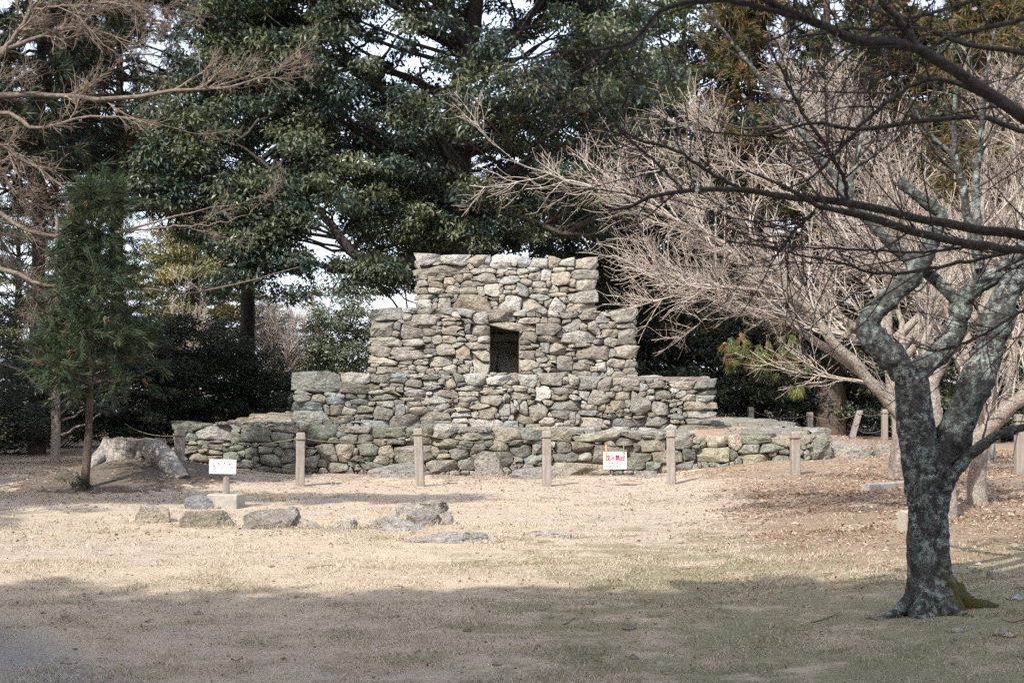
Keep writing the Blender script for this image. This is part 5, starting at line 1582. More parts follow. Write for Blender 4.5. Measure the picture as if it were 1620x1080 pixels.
# a third and fourth cherry farther back, filling the thicket
for (bx_, by_, lab_, spread_) in ((1415, 22.5, 'bare pale cherry farther back, its yellowish stem left of the plum fork', -1), (1640, 23.5, 'bare pale cherry farther back at the picture edge', -1)):
    X_ = (bx_ - CXP) / FPX * by_; z_ = float(hz(X_, by_))
    lm = [[(X_, by_, z_ - .1, .13), (X_ + .05, by_, z_ + .8, .11), (X_ - .05, by_, z_ + 1.6, .095), (X_ - .1, by_, z_ + 2.6, .07), (X_, by_, z_ + 3.8, .04), (X_ + .1, by_, z_ + 5, .01)]]
    for q in range(7):
        an = rng.uniform(0, 2 * math.pi); l_ = rng.uniform(2.2, 3.4); hz_ = z_ + rng.uniform(1.0, 2.4)
        dx, dy = math.cos(an) * l_ + spread_ * 0.6, math.sin(an) * l_ * .7
        lm.append([(X_, by_, hz_, .07), (X_ + dx * .25, by_ + dy * .25, hz_ + .5, .055), (X_ + dx * .6, by_ + dy * .6, hz_ + 1.2, .035), (X_ + dx * .85, by_ + dy * .85, hz_ + 1.8, .02), (X_ + dx, by_ + dy, hz_ + 2.4, .006)])
    bare_tree('cherry_tree', lab_, (X_, by_, z_), lm, cfgC, 'bark_cherry', 'twig_pale', group=CG, nlimb=16)

# overhanging bare tree from the left
XL, YL = -13.2, 25.0
zl = float(hz(XL, YL))
def Q(px, py, r, Y=YL): return at(px, py, Y, r)
lmL = [
    [(XL, YL, zl - .2, .26), (XL + .1, YL, zl + 1.5, .22), (XL + .1, YL, zl + 3, .19), (XL, YL + .1, zl + 5, .15), (XL + .2, YL, zl + 7.5, .07), (XL + .3, YL, zl + 9, .02)],
    [(XL + .1, YL, zl + 4.2, .10), Q(-60, 155, 0.0712), Q(0, 152, 0.0570), Q(70, 150, 0.0475), Q(163, 157, 0.0427), Q(249, 148, 0.0333), Q(295, 140, 0.0266), Q(369, 136, 0.0190), Q(420, 118, 0.0114), Q(452, 104, 0.0047)],
    [(XL + .1, YL, zl + 4.3, .09), Q(-40, 115, 0.0570), Q(8, 78, 0.0427), Q(50, 62, 0.0333), Q(93, 45, 0.0247), Q(150, 50, 0.0152), Q(230, 75, 0.0066)],
    [Q(-10, 100, 0.0475), Q(14, 70, 0.0399), Q(47, 19, 0.0304), Q(49, -10, 0.0247), Q(60, -60, 0.0142), Q(80, -100, 0.0057)],
    [Q(47, 22, 0.0285), Q(54, 16, 0.0238), Q(100, 10, 0.0190), Q(148, 8, 0.0152), Q(210, 4, 0.0095), Q(270, 22, 0.0047)],
    [(XL + .1, YL, zl + 2.8, .08), Q(-80, 330, 0.0475, 24.3), Q(60, 372, 0.0323, 23.9), Q(150, 375, 0.0247, 23.9), Q(240, 352, 0.0171, 23.9), Q(319, 332, 0.0104, 23.9), Q(392, 320, 0.0038, 23.9)],
    [Q(150, 375, 0.0228, 23.9), Q(233, 362, 0.0171, 23.7), Q(338, 354, 0.0095, 23.6), Q(398, 338, 0.0038, 23.6)],
    [(XL + .1, YL, zl + 2.0, .08), Q(-60, 430, 0.0475, 23.7), Q(90, 455, 0.0285, 23.3), Q(240, 456, 0.0190, 23.2), Q(284, 466, 0.0162, 23.2), Q(344, 456, 0.0123, 23.2), Q(404, 441, 0.0085, 23.2), Q(474, 422, 0.0038, 23.2)],
    [(XL, YL, zl + 3.4, .08), Q(-60, 250, 0.0475, 25.7), Q(20, 300, 0.0333, 25.9), Q(60, 350, 0.0209, 26.0), Q(75, 400, 0.0114, 26.0), Q(60, 450, 0.0047, 26.0)],
    [(XL, YL, zl + 3.2, .08), Q(-60, 320, 0.0475, 26.7), Q(0, 380, 0.0285, 26.9), Q(40, 440, 0.0190, 26.9), Q(60, 500, 0.0095, 26.9), Q(90, 540, 0.0038, 26.9)],
    [(XL, YL, zl + 3.6, .07), Q(-60, 240, 0.0475, 24.7), Q(40, 255, 0.0304, 24.5), Q(100, 300, 0.0190, 24.5), Q(130, 350, 0.0095, 24.5), Q(135, 400, 0.0038, 24.5)],
    [(XL, YL, zl + 3.9, .07), Q(-40, 190, 0.0475, 24.7), Q(60, 205, 0.0304, 24.5), Q(140, 185, 0.0209, 24.5), Q(220, 190, 0.0114, 24.5), Q(300, 210, 0.0047, 24.5)],
]
cfgL = [dict(n=22, ln=(0.6, 1.7), ang=(14, 46), up=0.0, wig=0.15, rf=0.6, rmax=0.016, rend=0.004, K=7, tmin=0.2, skip=1),
        dict(n=11, ln=(0.25, 0.75), ang=(18, 50), up=0.0, wig=0.16, rf=0.75, rmax=0.008, rend=0.0035, K=5, tmin=0.1),
        dict(n=4, ln=(0.1, 0.32), ang=(25, 65), up=0.02, wig=0.14, rf=0.85, rmax=0.0045, rend=0.0025, K=4, tmin=0.1)]
bare_tree('maple_tree', 'bare brown-twigged tree reaching in from the left edge', (XL, YL, zl), lmL, cfgL, 'bark_brown', 'twig_brown', sparse=(5, 6, 7, 11))

# bare bush and thin bare trees in the gap left of the monument
def bare_bush(px, Y, h, spread_, n, label, twig='twig_pale', cfg=None):
    X_ = (px - CXP) / FPX * Y; z_ = float(hz(X_, Y))
    lm = []
    for q in range(n):
        an = rng.uniform(0, 2 * math.pi); s_ = spread_ * rng.uniform(.3, 1); hh = h * rng.uniform(.75, 1)
        dx, dy = math.cos(an) * s_, math.sin(an) * s_
        lm.append([(X_ + rng.normal(0, .015), Y, z_ - .1, .045), (X_ + dx * .2, Y + dy * .2, z_ + hh * .35, .026), (X_ + dx * .6, Y + dy * .6, z_ + hh * .7, .016), (X_ + dx, Y + dy, z_ + hh, .005)])
    cfg = cfg or [dict(n=14, ln=(0.5, 1.1), ang=(15, 45), up=0.08, wig=0.12, rf=0.6, rmax=0.012, rend=0.005, K=6, tmin=0.25), dict(n=7, ln=(0.25, 0.6), ang=(20, 55), up=0.06, wig=0.14, rf=0.8, rmax=0.008, rend=0.004, K=4, tmin=0.1)]
    r_, _ = bare_tree('bare_bush', label, (X_, Y, z_), lm, cfg, 'bark_cherry', twig, 6, nlimb=12)
    r_['category'] = 'bush'
    return r_


bare_bush(448, 51, 4.9, 1.5, 18, 'leafless tan bush between the dark shrubs and the sunlit shrub', 'twig_pale', [dict(n=16, ln=(0.6, 1.5), ang=(15, 45), up=0.08, wig=0.12, rf=0.7, rmax=0.018, rend=0.009, K=6, tmin=0.25), dict(n=8, ln=(0.3, 0.8), ang=(20, 55), up=0.06, wig=0.14, rf=0.8, rmax=0.011, rend=0.006, K=4, tmin=0.1)])
bare_bush(300, 45, 5.2, 1.2, 5, 'thin leafless saplings before the yellow-green tree')
bare_bush(505, 62, 9.5, 1.2, 4, 'tall leafless tree against the sky in the gap under the great evergreen', 'twig_brown')
bare_bush(655, 60, 6.5, 1.4, 4, 'leafless tree against the sky left of the top tier')
# slim grey trunk left of the young cedar
xs_ = (88 - CXP) / FPX * 28
st = broadleaf('broadleaf_tree', 'slim evergreen on a pale grey trunk left of the young cedar', 'tree', [(xs_, 28, -.2, .10), (xs_ + .02, 28, .8, .09), (xs_, 28, 1.8, .08), (xs_, 28, 5, .03)], (xs_, 28, 2.4), (1.5, 1.2, 1.7), 45, 160, (0.06, 0.10), .45, (.28, .45), .38, ((0.014, 0.024, 0.018), (0.04, 0.055, 0.03)), zmin=.9, bark='bark_cherry', loc=(xs_, 28, 0))

# ------------------------------------------------------------------ the lichened plum in front
gP = G(1476, 966)
YP = gP[1]
plum = empty('plum_tree', gP)
tag(plum, 'old plum tree with a dark trunk covered in grey-green lichen', 'tree')
offp = np.array(plum.location)
kp = YP / FPX
def T_(px, py, wpx, dy=0.0): return at(px, py, YP + dy, wpx * kp / 2)
trunk_l = [T_(1478, 1000, 170), T_(1477, 968, 138), T_(1475, 938, 102), T_(1470, 900, 76), T_(1466, 860, 72), T_(1468, 820, 66), T_(1464, 770, 72), T_(1456, 720, 68), T_(1450, 680, 64), T_(1447, 640, 60), T_(1446, 606, 58), T_(1444, 590, 44)]
limb_l = {
 'a': [T_(1455, 640, 40), T_(1432, 592, 46), T_(1398, 552, 44), T_(1373, 522, 40), T_(1374, 504, 38), T_(1400, 478, 34), T_(1440, 440, 32), T_(1466, 400, 30), T_(1478, 368, 28), T_(1488, 345, 25), T_(1484, 334, 22), T_(1450, 308, 19), T_(1422, 286, 17)],
 'b': [T_(1446, 625, 40, .05), T_(1446, 596, 40, .05), T_(1487, 558, 37, .1), T_(1509, 527, 35, .1), T_(1517, 499, 33, .1), T_(1526, 474, 32, .1), T_(1545, 452, 28, .05), T_(1581, 433, 26, 0), T_(1612, 403, 24, -.1), T_(1660, 340, 20, -.2), T_(1700, 240, 14, -.3), T_(1720, 120, 6, -.3)],
 'c': [T_(1522, 480, 22, .1), T_(1506, 466, 21, .1), T_(1470, 433, 19, .12), T_(1437, 410, 18, .14), T_(1403, 380, 16, .16), T_(1346, 318, 14, .2), T_(1311, 267, 12, .2), T_(1251, 188, 10, .2), T_(1226, 153, 9, .2), T_(1180, 95, 7, .2), T_(1130, 30, 5, .2), T_(1090, -30, 3, .2)],
 'd': [T_(1478, 770, 46, 0), T_(1498, 715, 52, 0), T_(1514, 672, 50, 0), T_(1550, 594, 48, 0), T_(1570, 535, 45, 0), T_(1587, 480, 44, -.05), T_(1606, 441, 42, -.05), T_(1640, 390, 38, -.1), T_(1690, 300, 30, -.2), T_(1730, 180, 20, -.3), T_(1750, 60, 8, -.3)],
 'e': [T_(1488, 800, 24, -.05), T_(1500, 762, 22, -.1), T_(1527, 728, 17, -.15), T_(1550, 707, 16, -.2), T_(1575, 690, 15, -.25), T_(1605, 679, 13, -.3), T_(1650, 668, 11, -.4), T_(1720, 640, 8, -.5), T_(1800, 600, 4, -.5)],
 'f': [T_(1546, 455, 18, .05), T_(1550, 420, 17, .05), T_(1543, 390, 16, .05), T_(1531, 345, 14, .05), T_(1522, 289, 12, .05), T_(1513, 257, 10, .05), T_(1509, 194, 7, .05), T_(1512, 130, 4, .05)],
 'g': [T_(1550, 425, 15, 0), T_(1547, 390, 14, 0), T_(1545, 340, 13, 0), T_(1544, 289, 12, 0), T_(1553, 204, 9, 0), T_(1560, 120, 6, 0), T_(1575, 40, 3, 0)],
 'h': [T_(1532, 340, 9, .05), T_(1515, 270, 8, .05), T_(1500, 240, 7, .05), T_(1468, 208, 5, .05), T_(1440, 160, 3, .05)],
 'i': [T_(1348, 318, 10, .2), T_(1346, 290, 9, .2), T_(1356, 250, 8, .2), T_(1362, 220, 6, .2), T_(1375, 160, 4, .2)],
}
nk = 110
tp = spline(np.array(trunk_l), nk)
tp[:, 3] *= 0.90
sides = 56
V, F = tubes(tp[:, :3] - offp, tp[:, 3], sides)
ctr = np.repeat(tp[:, :3] - offp, sides, 0); th = np.tile(np.arange(sides) * 2 * np.pi / sides, nk); zz = np.repeat(np.arange(nk), sides)
dirv = V - ctr
zz = zz * 40 / 110
f_ = 1 + 0.09 * fbm(np.cos(th) * 1.6 + 5, np.sin(th) * 1.6 + zz * 0.16, 4) + 0.06 * np.sin(th * 3 + zz * .12) + 0.05 * (zz < 12) * np.cos(th * 5 + 1.0) * (12 - zz) / 6
f_ += 0.07 * fbm(np.cos(th) * 4.2 + np.sin(th * 2) + 50, zz * 0.55 + np.sin(th) * 4.2, 4) - 0.05 * np.abs(fbm(np.cos(th) * 7 + 9, zz * 0.3 + np.sin(th) * 7, 3))
for kt, kz, ka in ((3.6, 10.5, .16), (5.2, 13, .14), (4.4, 20, .15), (2.4, 17, .12), (5.6, 24, .12)): f_ += ka * np.exp(-((th - kt) / .28) ** 2 - ((zz - kz) / 1.3) ** 2)
V = ctr + dirv * f_[:, None]
parts = [(V, F)]
lp = {}
for kname, l_ in limb_l.items():
    s_ = spline(np.array(l_), 44); lp[kname] = s_
    s2 = spline(np.array(l_), 90)
    s2[:, :3] += 0.06 * s2[:, 3:4] * np.stack([fbm(np.arange(90) * .22, np.full(90, ord(kname) * 1.7 + q_ * 9), 3) for q_ in range(3)], 1)
    V, F = tubes(s2[:, :3] - offp, s2[:, 3] * (1 + 0.13 * fbm(np.arange(90) * .4, np.full(90, ord(kname) * 2.7), 4)), 18, 0.06, cap=True)
    parts.append((V, F))
V, F = join(parts)
mk('trunk', V, F, M['bark_plum'], plum, None, True)
for q, pts_ in enumerate([[T_(1446, 945, 26), T_(1428, 962, 22, -.1), T_(1408, 975, 14, -.15), T_(1380, 985, 8, -.15)], [T_(1505, 935, 40), T_(1530, 958, 36, -.05), T_(1556, 970, 26, -.1), T_(1580, 978, 12, -.15)], [T_(1486, 930, 40, -.05), T_(1500, 962, 34, -.2), T_(1520, 978, 18, -.3), T_(1540, 990, 8, -.4)]]):
    s_ = spline(np.array(pts_), 16)
    for j in range(16):
        gz = float(hz(s_[j, 0], s_[j, 1])); s_[j, 2] = max(min(s_[j, 2], gz + 0.30), gz - 0.01) if j > 6 else s_[j, 2]
    V, F = tubes(s_[:, :3] - offp, s_[:, 3], 12, 0.07); mk('root', V, F, M['bark_plum'], plum, None, True)
# its own thin twigs
src = [lp[k_] for k_ in 'bcdfghie']
pos = np.array([s[:, :3] for s in src]); rad = np.array([s[:, 3] for s in src])
t1, r1 = grow(pos, rad, 11, (0.3, 1.1), (25, 75), 0.10, 0.12, 0.5, 0.010, 0.003, 7, 0.3)
t2, r2 = grow(t1, r1, 4, (0.12, 0.45), (25, 70), 0.12, 0.12, 0.75, 0.005, 0.002, 5, 0.2)
V, F = join([tubes(t1 - offp, r1, 5), tubes(t2 - offp, r2, 3)])
mk('crown', V, F, M['twig_plum'], plum, None, True)

# second plum outside the frame on the right: its branches hang into the picture
XQ, YQ = 4.3, 6.8
zq = float(hz(XQ, YQ))
fp = empty('plum_tree', (XQ, YQ, zq))
tag(fp, 'dark budding plum branches hanging in from the right, closest to the viewer', 'tree')
offq = np.array(fp.location)
def FQ(pts, Y0=6.6, Y1=6.6):
    n_ = len(pts); return [at(px, py, Y0 + (Y1 - Y0) * i_ / (n_ - 1), w * 5.6 / FPX / 2) for i_, (px, py, w) in enumerate(pts)]
hub = lambda z, r: np.array([XQ, YQ, z, r])
FB = [
    [hub(2.45, .05)] + FQ([(1900, 410, 24), (1620, 372, 18), (1535, 361, 17), (1440, 342, 16), (1340, 320, 14), (1240, 311, 12), (1173, 300, 11), (1099, 300, 10), (1033, 311, 8), (999, 328, 7), (962, 333, 4)]),
    [hub(2.4, .05)] + FQ([(1850, 430, 20), (1620, 396, 16), (1566, 390, 16), (1487, 377, 15), (1396, 349, 14), (1346, 339, 12), (1292, 323, 9), (1230, 290, 6), (1180, 270, 3)], 6.3, 6.2),
    [hub(2.9, .06)] + FQ([(1850, 300, 30), (1700, 230, 26), (1620, 185, 24), (1561, 147, 23), (1498, 105, 22), (1444, 73, 20), (1360, 65, 18), (1318, 46, 17), (1242, 17, 14), (1190, -15, 10), (1150, -50, 6)], 6.0, 6.0),
    FQ([(1320, 48, 12), (1242, 22, 11), (1167, 2, 10), (1110, 2, 9), (1058, 13, 8), (1028, 34, 7), (999, 67, 6), (940, 80, 5), (870, 85, 4), (800, 108, 2)], 6.0, 6.0),
    FQ([(1446, 74, 15), (1440, 59, 14), (1418, 28, 13), (1395, 0, 12), (1370, -60, 8)], 6.0, 6.0),
    [hub(2.8, .04)] + FQ([(1850, 250, 14), (1620, 206, 11), (1545, 185, 10), (1444, 193, 9), (1360, 206, 9), (1284, 195, 6), (1200, 215, 5), (1100, 205, 3)], 6.8, 6.9),
    [hub(3.1, .04)] + FQ([(1850, 130, 14), (1620, 84, 11), (1528, 71, 10), (1465, 46, 9), (1400, 47, 8), (1339, 46, 6), (1250, 60, 4)], 7.2, 7.2),
    FQ([(1640, 392, 9), (1598, 399, 8), (1531, 413, 7), (1476, 424, 7), (1417, 433, 6), (1376, 430, 6), (1320, 413, 5), (1270, 405, 4), (1200, 390, 2)], 6.5, 6.5),
    FQ([(1540, 390, 5), (1450, 399, 5), (1380, 396, 4), (1320, 394, 4), (1240, 390, 3), (1150, 382, 2)], 6.3, 6.4),
    FQ([(1680, 470, 7), (1620, 491, 6), (1559, 527, 5), (1514, 547, 5), (1476, 555, 4), (1448, 547, 3)], 7, 7),
    FQ([(1340, 320, 9), (1337, 290, 8), (1318, 250, 8), (1290, 205, 7), (1270, 180, 6), (1240, 120, 5), (1210, 60, 3)], 6.6, 6.6),
    FQ([(1560, 150, 10), (1480, 125, 8), (1420, 150, 8), (1370, 190, 7), (1330, 235, 6), (1290, 275, 4), (1240, 300, 3)], 6.5, 6.6),
    FQ([(1290, 335, 8), (1270, 352, 7), (1245, 380, 6), (1232, 400, 5), (1215, 415, 3)], 6.6, 6.6),
    FQ([(1080, 300, 6), (1030, 250, 6), (985, 210, 5), (950, 160, 4), (930, 110, 3)], 6.8, 6.9),
    FQ([(1173, 300, 7), (1120, 270, 7), (1060, 235, 6), (1000, 215, 5), (940, 170, 4), (900, 140, 3)], 6.8, 6.9),
    FQ([(1620, 30, 12), (1560, 45, 10), (1500, 60, 8), (1440, 100, 6), (1380, 130, 4)], 7.3, 7.3),
    FQ([(1640, -20, 12), (1560, -5, 10), (1480, 20, 8), (1400, 40, 7), (1320, 90, 5), (1260, 150, 3)], 7.5, 7.4),
]
tk = spline(np.array([(XQ + .1, YQ, zq - .2, .17), (XQ, YQ, zq + .8, .13), (XQ, YQ, 2.3, .11), (XQ, YQ, 3.2, .08), (XQ - .1, YQ, 4.2, .03)]), 20)
parts = [tubes(tk[:, :3] - offq, tk[:, 3], 12, .05)]
mk('trunk', *parts[0], M['bark_plum'], fp, None, True)
PLf = np.array([spline(np.array(b_), 40) for b_ in FB])
pos, rad = PLf[:, :, :3].copy(), np.maximum(PLf[:, :, 3], .003)
pos[:, 1:-1] += rng.normal(0, 0.003, pos[:, 1:-1].shape)
for i_ in range(len(FB)):
    V, F = tubes(pos[i_] - offq, rad[i_] * (1 + .08 * fbm(np.arange(40) * .5, np.full(40, i_ * 3.1), 3)), 9, .04)
    mk('branch', V, F, M['twig_plum'], fp, None, True)
t1, r1 = grow(pos, rad, 17, (0.2, 0.95), (25, 75), 0.04, 0.10, 0.5, 0.0055, 0.0018, 8, 0.12)
t2, r2 = grow(t1, r1, 4, (0.06, 0.28), (30, 75), 0.06, 0.12, 0.75, 0.003, 0.0013, 5, 0.15)
keep = np.ones(len(t1), bool)
V, F = join([tubes(t1 - offq, r1, 5), tubes(t2 - offq, r2, 4)])
mk('crown', V, F, M['twig_plum'], fp, None, True)
# buds along twigs, a few open blossoms
oct_v = np.array([(1, 0, 0), (-1, 0, 0), (0, 1, 0), (0, -1, 0), (0, 0, 1.25), (0, 0, -1.25)], float)
oct_f = np.array([(0, 2, 4), (2, 1, 4), (1, 3, 4), (3, 0, 4), (2, 0, 5), (1, 2, 5), (3, 1, 5), (0, 3, 5)])
allp = np.concatenate([t1.reshape(-1, 3), t2[:, 1:].reshape(-1, 3)])
sel = allp[rng.random(len(allp)) < 0.2]
sel = np.concatenate([sel, sel[rng.random(len(sel)) < .4] + rng.normal(0, .006, 3)])
V = (sel[:, None] + oct_v[None] * rng.uniform(.003, .0062, (len(sel), 1, 1))).reshape(-1, 3) - offq
F = (np.arange(len(sel))[:, None, None] * 6 + oct_f[None]).reshape(-1, 3)
tag(mk('buds', V, [F], M['bud'], fp, None, True), kind='stuff')
pet = []
for k_ in range(5):
    a_ = k_ * 2 * math.pi / 5
    c_, s_ = math.cos(a_), math.sin(a_)
    for u_, v_, w_ in ((0, 0, 0), (.5, .42, .12), (.95, .3, .3), (1.05, 0, .28), (.95, -.3, .3), (.5, -.42, .12)):
        pet.append((u_ * c_ - v_ * s_, u_ * s_ + v_ * c_, w_))
pet = np.array(pet) * .0125
pf = [np.array([[k_ * 6 + a_ for a_ in t_] for k_ in range(5) for t_ in ((0, 1, 2), (0, 2, 3), (0, 3, 4), (0, 4, 5))])]
pm = mesh_data('blossom', pet, pf, M['petal'])
for px, py in ((1542, 15), (1612, 157), (1585, 138), (1553, 187), (1497, 145), (1437, 238), (1225, 132), (1176, 153), (1102, 300), (1097, 283), (1560, 30), (1222, 145), (1330, 96), (1560, 178)):
    p = P(px, py, 6.5)
    o = obj('blossom', pm, fp, p - offq); o.rotation_euler = (rng.uniform(.6, 2.2), rng.uniform(-.6, .6), rng.uniform(0, 6))

# ------------------------------------------------------------------ trees behind the viewer that throw the foreground shade
GSH = 'evergreens behind the viewer that shade the foreground'
proto_s = broadleaf('broadleaf_tree', None, 'tree', [(0, 0, -0.3, .3), (0.1, 0, 2, .25), (0, 0.1, 5, .2), (.1, 0, 9, .12), (0, 0, 12, .04)], (0, 0, 8.0), (3.6, 3.4, 5.2), 210, 150, (0.22, 0.32), 0.55, (0.6, 0.9), 0.75,
                    ((0.026, 0.042, 0.028), (0.085, 0.10, 0.04)), zmin=3.6, group=GSH, noise=0.07, shell=0.2)
for i, (x, y, sz) in enumerate([(-17, -1.9, 1.0), (-15.2, -2.1, 1.0), (-13.5, -2.0, 1.0), (-11.9, -2.2, 1.0), (-10.3, -2.3, 1.0), (-8.7, -2.2, 1.0), (-7.1, -2.3, 1.0), (-5.5, -2.3, 1.0), (-3.9, -2.5, 1.0), (-2.3, -2.6, 1.0), (-0.7, -2.8, 1.0), (2.2, -2.4, 1.08), (4.8, -4, 1.12)]):
    place(proto_s, x, y, 1.05, i * 1.7, 'evergreen standing behind the viewer, out of the picture', 'tree', GSH, sz)
# trees beyond the left edge that shade the mound and the left undergrowth
for i, (x, y, s, sz) in enumerate([(-13.5, 11, .85, .75), (-16.5, 15, 1.0, .95), (-17.5, 20, 1.1, 1.15), (-20, 24, 1.2, 1.3), (-18, 28, 1.1, 1.2), (-20, 19, 1.1, 1.1)]):
    place(proto_a, x, y, s, i * 2.3 + 1, 'evergreen standing beyond the left picture edge', 'tree', 'evergreens beyond the left picture edge', sz)

# unseen tree added, its crown flattened to lay a shade band before the monument
lb_ = broadleaf('broadleaf_tree', 'tall evergreen with one long level bough beyond the left edge', 'tree', [(-15.5, 12.3, -.3, .3), (-15.4, 12.3, 4, .24), (-15.4, 12.3, 8.6, .15), (-15.4, 12.3, 12, .03)], (-11.0, 12.4, 9.0), (4.9, 0.55, 0.35), 60, 150, (0.14, 0.2), .5, (.45, .7), .4,
                ((0.026, 0.042, 0.028), (0.085, 0.10, 0.04)), limbs=[[(-15.4, 12.3, 8.3, .13), (-13, 12.3, 8.8, .09), (-10, 12.4, 9.0, .06), (-6.5, 12.4, 9.1, .02)]], loc=(-15.5, 12.3, 0), noise=.1, shell=.05)

# ------------------------------------------------------------------ dry grass, fallen leaves, twigs, pebbles
def scatter(n, ylo, yhi, powr=1.6, margin=0.6):
    y = ylo + (yhi - ylo) * rng.random(n) ** powr
    x = rng.uniform(-1, 1, n) * (y * 0.362 + margin)
    return x, y


def blades(n, ylo, yhi, powr, Lr, w, cover):
    x, y = scatter(n, ylo, yhi, powr)
    d = cover(x, y); keep = rng.random(n) < d; x, y = x[keep], y[keep]; m = len(x)
    z = hz(x, y) - 0.003
    az = rng.uniform(0, 2 * np.pi, m); el = np.radians(rng.uniform(4, 52, m))
    tuft = sstep(-.5, .7, fbm(x * 2.3 + 11, y * 2.3, 4))
    l = rng.uniform(Lr[0], Lr[1], m) * (0.55 + 0.9 * tuft)
    ax = np.stack([np.cos(az) * np.cos(el), np.sin(az) * np.cos(el), np.sin(el)], 1)
    sd = np.stack([-np.sin(az), np.cos(az), np.zeros(m)], 1)
    b = np.stack([x, y, z], 1)
    ww = (w * rng.uniform(.7, 1.3, m) * (1 + 0.05 * (y - 8)))[:, None]
    V = np.stack([b - sd * ww / 2, b + sd * ww / 2, b + ax * l[:, None]], 1).reshape(-1, 3)
    F = np.arange(m * 3).reshape(-1, 3)
    gr = np.clip(0.65 * sstep(.05, .5, fbm(x * 1.5 + 3, y * 1.5, 4) * .7 + .33 * sstep(-.8, 1.8, x) * (1 - sstep(12, 15, y)) - .02), 0, 1) * (rng.random(m) < .75)
    st = np.array([0.40, 0.325, 0.24]); st2 = np.array([0.50, 0.435, 0.35]); gn = np.array([0.135, 0.14, 0.055])
    f = rng.random(m)[:, None]
    c = st * (1 - f) + st2 * f
    c = c * (1 - gr[:, None]) + gn * gr[:, None]
    c *= rng.uniform(.55, 1.25, (m, 1))
    return V, F, np.repeat(c, 3, 0)


def lawn_cover(x, y):
    c = (0.5 + 0.45 * sstep(-.45, .25, fbm(x * 1.1 + 31, y * 1.4, 4))) - 0.75 * sstep(1.0, 3.5, x - 0.13 * y + .8) * sstep(11, 14, y)
    c = c * (1 - 0.85 * sstep(22.5, 23.6, y))
    c = c * (1 - 0.9 * np.exp(-((x + 6.3) / 2.2) ** 2 - ((y - 23.2) / 2.4) ** 2))
    c = c * (1 - 0.7 * sstep(.1, .45, fbm(x * .3, y * .8, 3)) * sstep(12, 15, y))
    return np.clip(c, 0.02, 1)


g1 = blades(320000, 6.6, 13.5, 1.0, (0.018, 0.048), 0.0042, lawn_cover)
rk = []
for (rx_, ry_, rw_, rd_) in ROCK_AT:
    n_ = int(200 * rw_ + 60); a_ = rng.uniform(np.pi * .85, np.pi * 2.15, n_)
    q_ = 1 + np.abs(rng.normal(0, .09, n_))
    rk.append(np.stack([rx_ + np.cos(a_) * rw_ * q_, ry_ + np.sin(a_) * rd_ * q_], 1))
rk = np.concatenate(rk)
_sc = scatter
def scatter(*a, **k): return rk[:, 0], rk[:, 1]
g3 = blades(len(rk), 0, 1, 1, (0.04, 0.10), 0.006, lambda x, y: np.ones(len(x)))
scatter = _sc
g2 = blades(170000, 13.0, 25, 1.0, (0.022, 0.05), 0.006, lawn_cover)
V = np.concatenate([g1[0], g2[0], g3[0]]); F = np.concatenate([g1[1], g2[1] + len(g1[0]), g3[1] + len(g1[0]) + len(g2[0])]); c = np.concatenate([g1[2], g2[2], g3[2]])
tag(mk('dry_grass', V, [F], M['straw'], None, c), 'short straw-coloured winter grass of the lawn', 'grass', kind='stuff')


def base_top(x, y):
    gx_, gy_, top = BASE_TOP
    ix = np.clip(np.searchsorted(gx_, x) - 1, 0, len(gx_) - 2); iy = np.clip(np.searchsorted(gy_, y) - 1, 0, len(gy_) - 2)
    return top[iy, ix]


def litter(n, ylo, yhi, powr, cover, size, on_base=False):
    x, y = scatter(n, ylo, yhi, powr, 1.0)
    if on_base:
        x = rng.uniform(-5.7, 5.7, n); y = rng.uniform(25.6, 36.5, n)
        k_ = (np.abs(x) > 3.95) | (y < 27.2); x, y = x[k_], y[k_]
        z = base_top(x, y)
    else:
        k_ = rng.random(len(x)) < cover(x, y); x, y = x[k_], y[k_]
        k_ = ~((np.abs(x) < 5.8) & (y > 25.2)); x, y = x[k_], y[k_]
        z = hz(x, y)
    m = len(x)
    C = np.stack([x, y, z + rng.uniform(.003, .018, m)], 1)
    ax = norm(rng.standard_normal((m, 3)) * [1, 1, .25]); nr = norm(rng.standard_normal((m, 3)) * .5 + [0, 0, 1])
    V, F = leaf_arrays(C, ax, nr, rng.uniform(size[0], size[1], m), 0.55)
    pal = np.array([(0.19, 0.11, 0.072), (0.29, 0.185, 0.125), (0.14, 0.088, 0.062), (0.35, 0.255, 0.185), (0.23, 0.135, 0.09), (0.43, 0.35, 0.27)])
    c = pal[rng.integers(0, len(pal), m)] * rng.uniform(.7, 1.2, (m, 1))
    return V, F, np.repeat(c, 4, 0)


def cov_right(x, y):
    c = 0.95 * sstep(0.25, 1.6, x - 0.13 * y + .8) * sstep(10.4, 12.5, y) * sstep(-.35, .35, fbm(x * .8, y * .8, 3) + .1)
    c = np.maximum(c, 0.55 * sstep(23.6, 24.6, y) * sstep(-.3, .3, fbm(x * .9 + 8, y * 1.4, 3)))
    c = np.maximum(c, 0.75 * sstep(4.5, 6.5, x) * sstep(20, 24, y))
    c = np.maximum(c, 0.055)
    c = np.maximum(c, 0.3 * np.exp(-((x + 6.3) / 2.6) ** 2 - ((y - 22.2) / 2.4) ** 2))
    return c


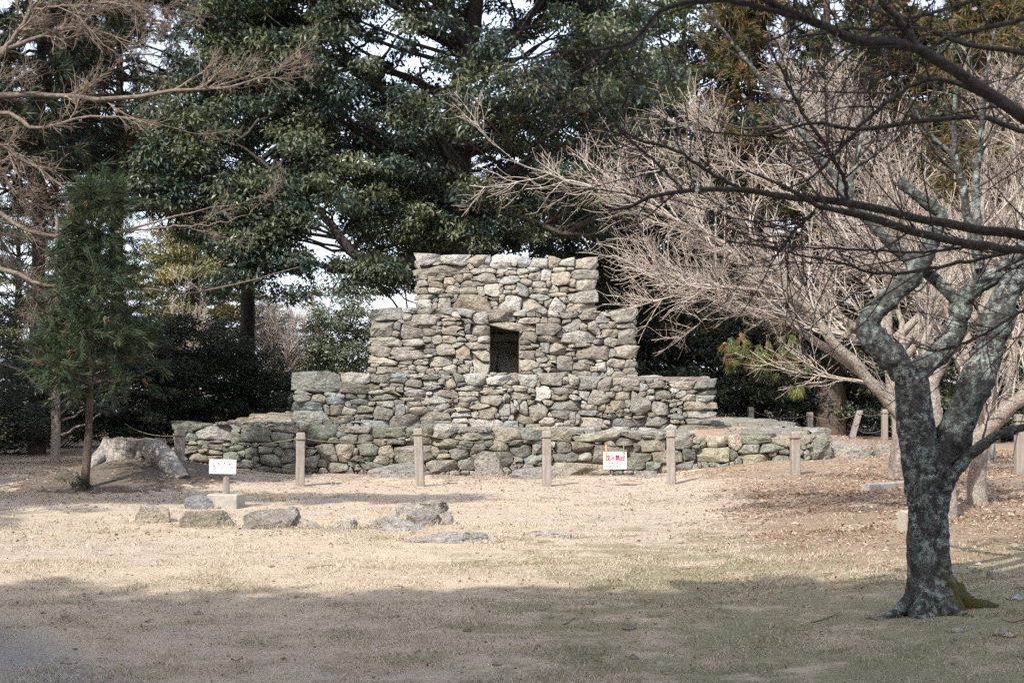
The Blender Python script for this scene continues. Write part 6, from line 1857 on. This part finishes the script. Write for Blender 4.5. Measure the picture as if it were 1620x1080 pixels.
l1 = litter(60000, 7.2, 15.5, 1.0, lambda x, y: cov_right(x, y) * .9, (0.014, 0.04))
l2 = litter(85000, 15, 33, 1.0, cov_right, (0.025, 0.06))
l3 = litter(4000, 0, 0, 1, None, (0.04, 0.08), True)
V = np.concatenate([l1[0], l2[0], l3[0]]); F = np.concatenate([l1[1], l2[1] + len(l1[0]), l3[1] + len(l1[0]) + len(l2[0])]); c = np.concatenate([l1[2], l2[2], l3[2]])
tag(mk('fallen_leaves', V, [F], M['litter'], None, c), 'red-brown fallen leaves strewn on the ground', 'leaves', kind='stuff')

# small pale pebbles and chips
n_ = 5200
x, y = scatter(n_, 8, 27, 1.0, .6)
k_ = rng.random(n_) < np.clip(0.03 + .8 * sstep(1.4, 3.6, x - 0.13 * y + .8) * sstep(11, 13, y) * .5 + .5 * sstep(23.8, 24.8, y) * (y < 25.1) + .35 * np.exp(-((x + 6.3) / 2.2) ** 2 - ((y - 22.2) / 1.6) ** 2), 0, 1)
x, y = x[k_], y[k_]; k_ = ~((np.abs(x) < 5.8) & (y > 25.2)); x, y = x[k_], y[k_]; m = len(x)
sc = rng.uniform(.010, .042, (m, 1, 1)) * rng.uniform(.4, 1.1, (m, 1, 1)) * np.array([1.3, 1.1, .6])
jit = 1 + rng.normal(0, .22, (m, 6, 3))
V = (np.stack([x, y, hz(x, y) + .006], 1)[:, None] + oct_v[None] * sc * jit).reshape(-1, 3)
F = (np.arange(m)[:, None, None] * 6 + oct_f[None]).reshape(-1, 3)
c = np.repeat(np.array([0.50, 0.42, 0.34]) * rng.uniform(.55, 1.2, (m, 1)), 6, 0)
tag(mk('pebbles', V, [F], M['rock'], None, c), 'pale pebbles and stone chips scattered over the ground', 'pebbles', kind='stuff')
# dead twigs lying about
n_ = 420
x, y = scatter(n_, 8, 26, 1.0, .4); k_ = rng.random(n_) < .15 + .7 * sstep(1.2, 3.5, x - .13 * y + .8); x, y = x[k_], y[k_]; m = len(x)
az = rng.uniform(0, 2 * np.pi, m); l = rng.uniform(.05, .35, m); u = np.linspace(-.5, .5, 4)
PLt = np.zeros((m, 4, 3)); PLt[:, :, 0] = x[:, None] + np.cos(az)[:, None] * l[:, None] * u; PLt[:, :, 1] = y[:, None] + np.sin(az)[:, None] * l[:, None] * u
PLt[:, :, 2] = hz(PLt[:, :, 0], PLt[:, :, 1]) + .012; PLt += rng.normal(0, .006, PLt.shape)
V, F = tubes(PLt, np.full((m, 4), .005), 4)
tag(mk('twig_litter', V, F, M['twig_brown'], None, None, True), 'dead twigs lying on the lawn and leaf litter', 'twigs', kind='stuff')
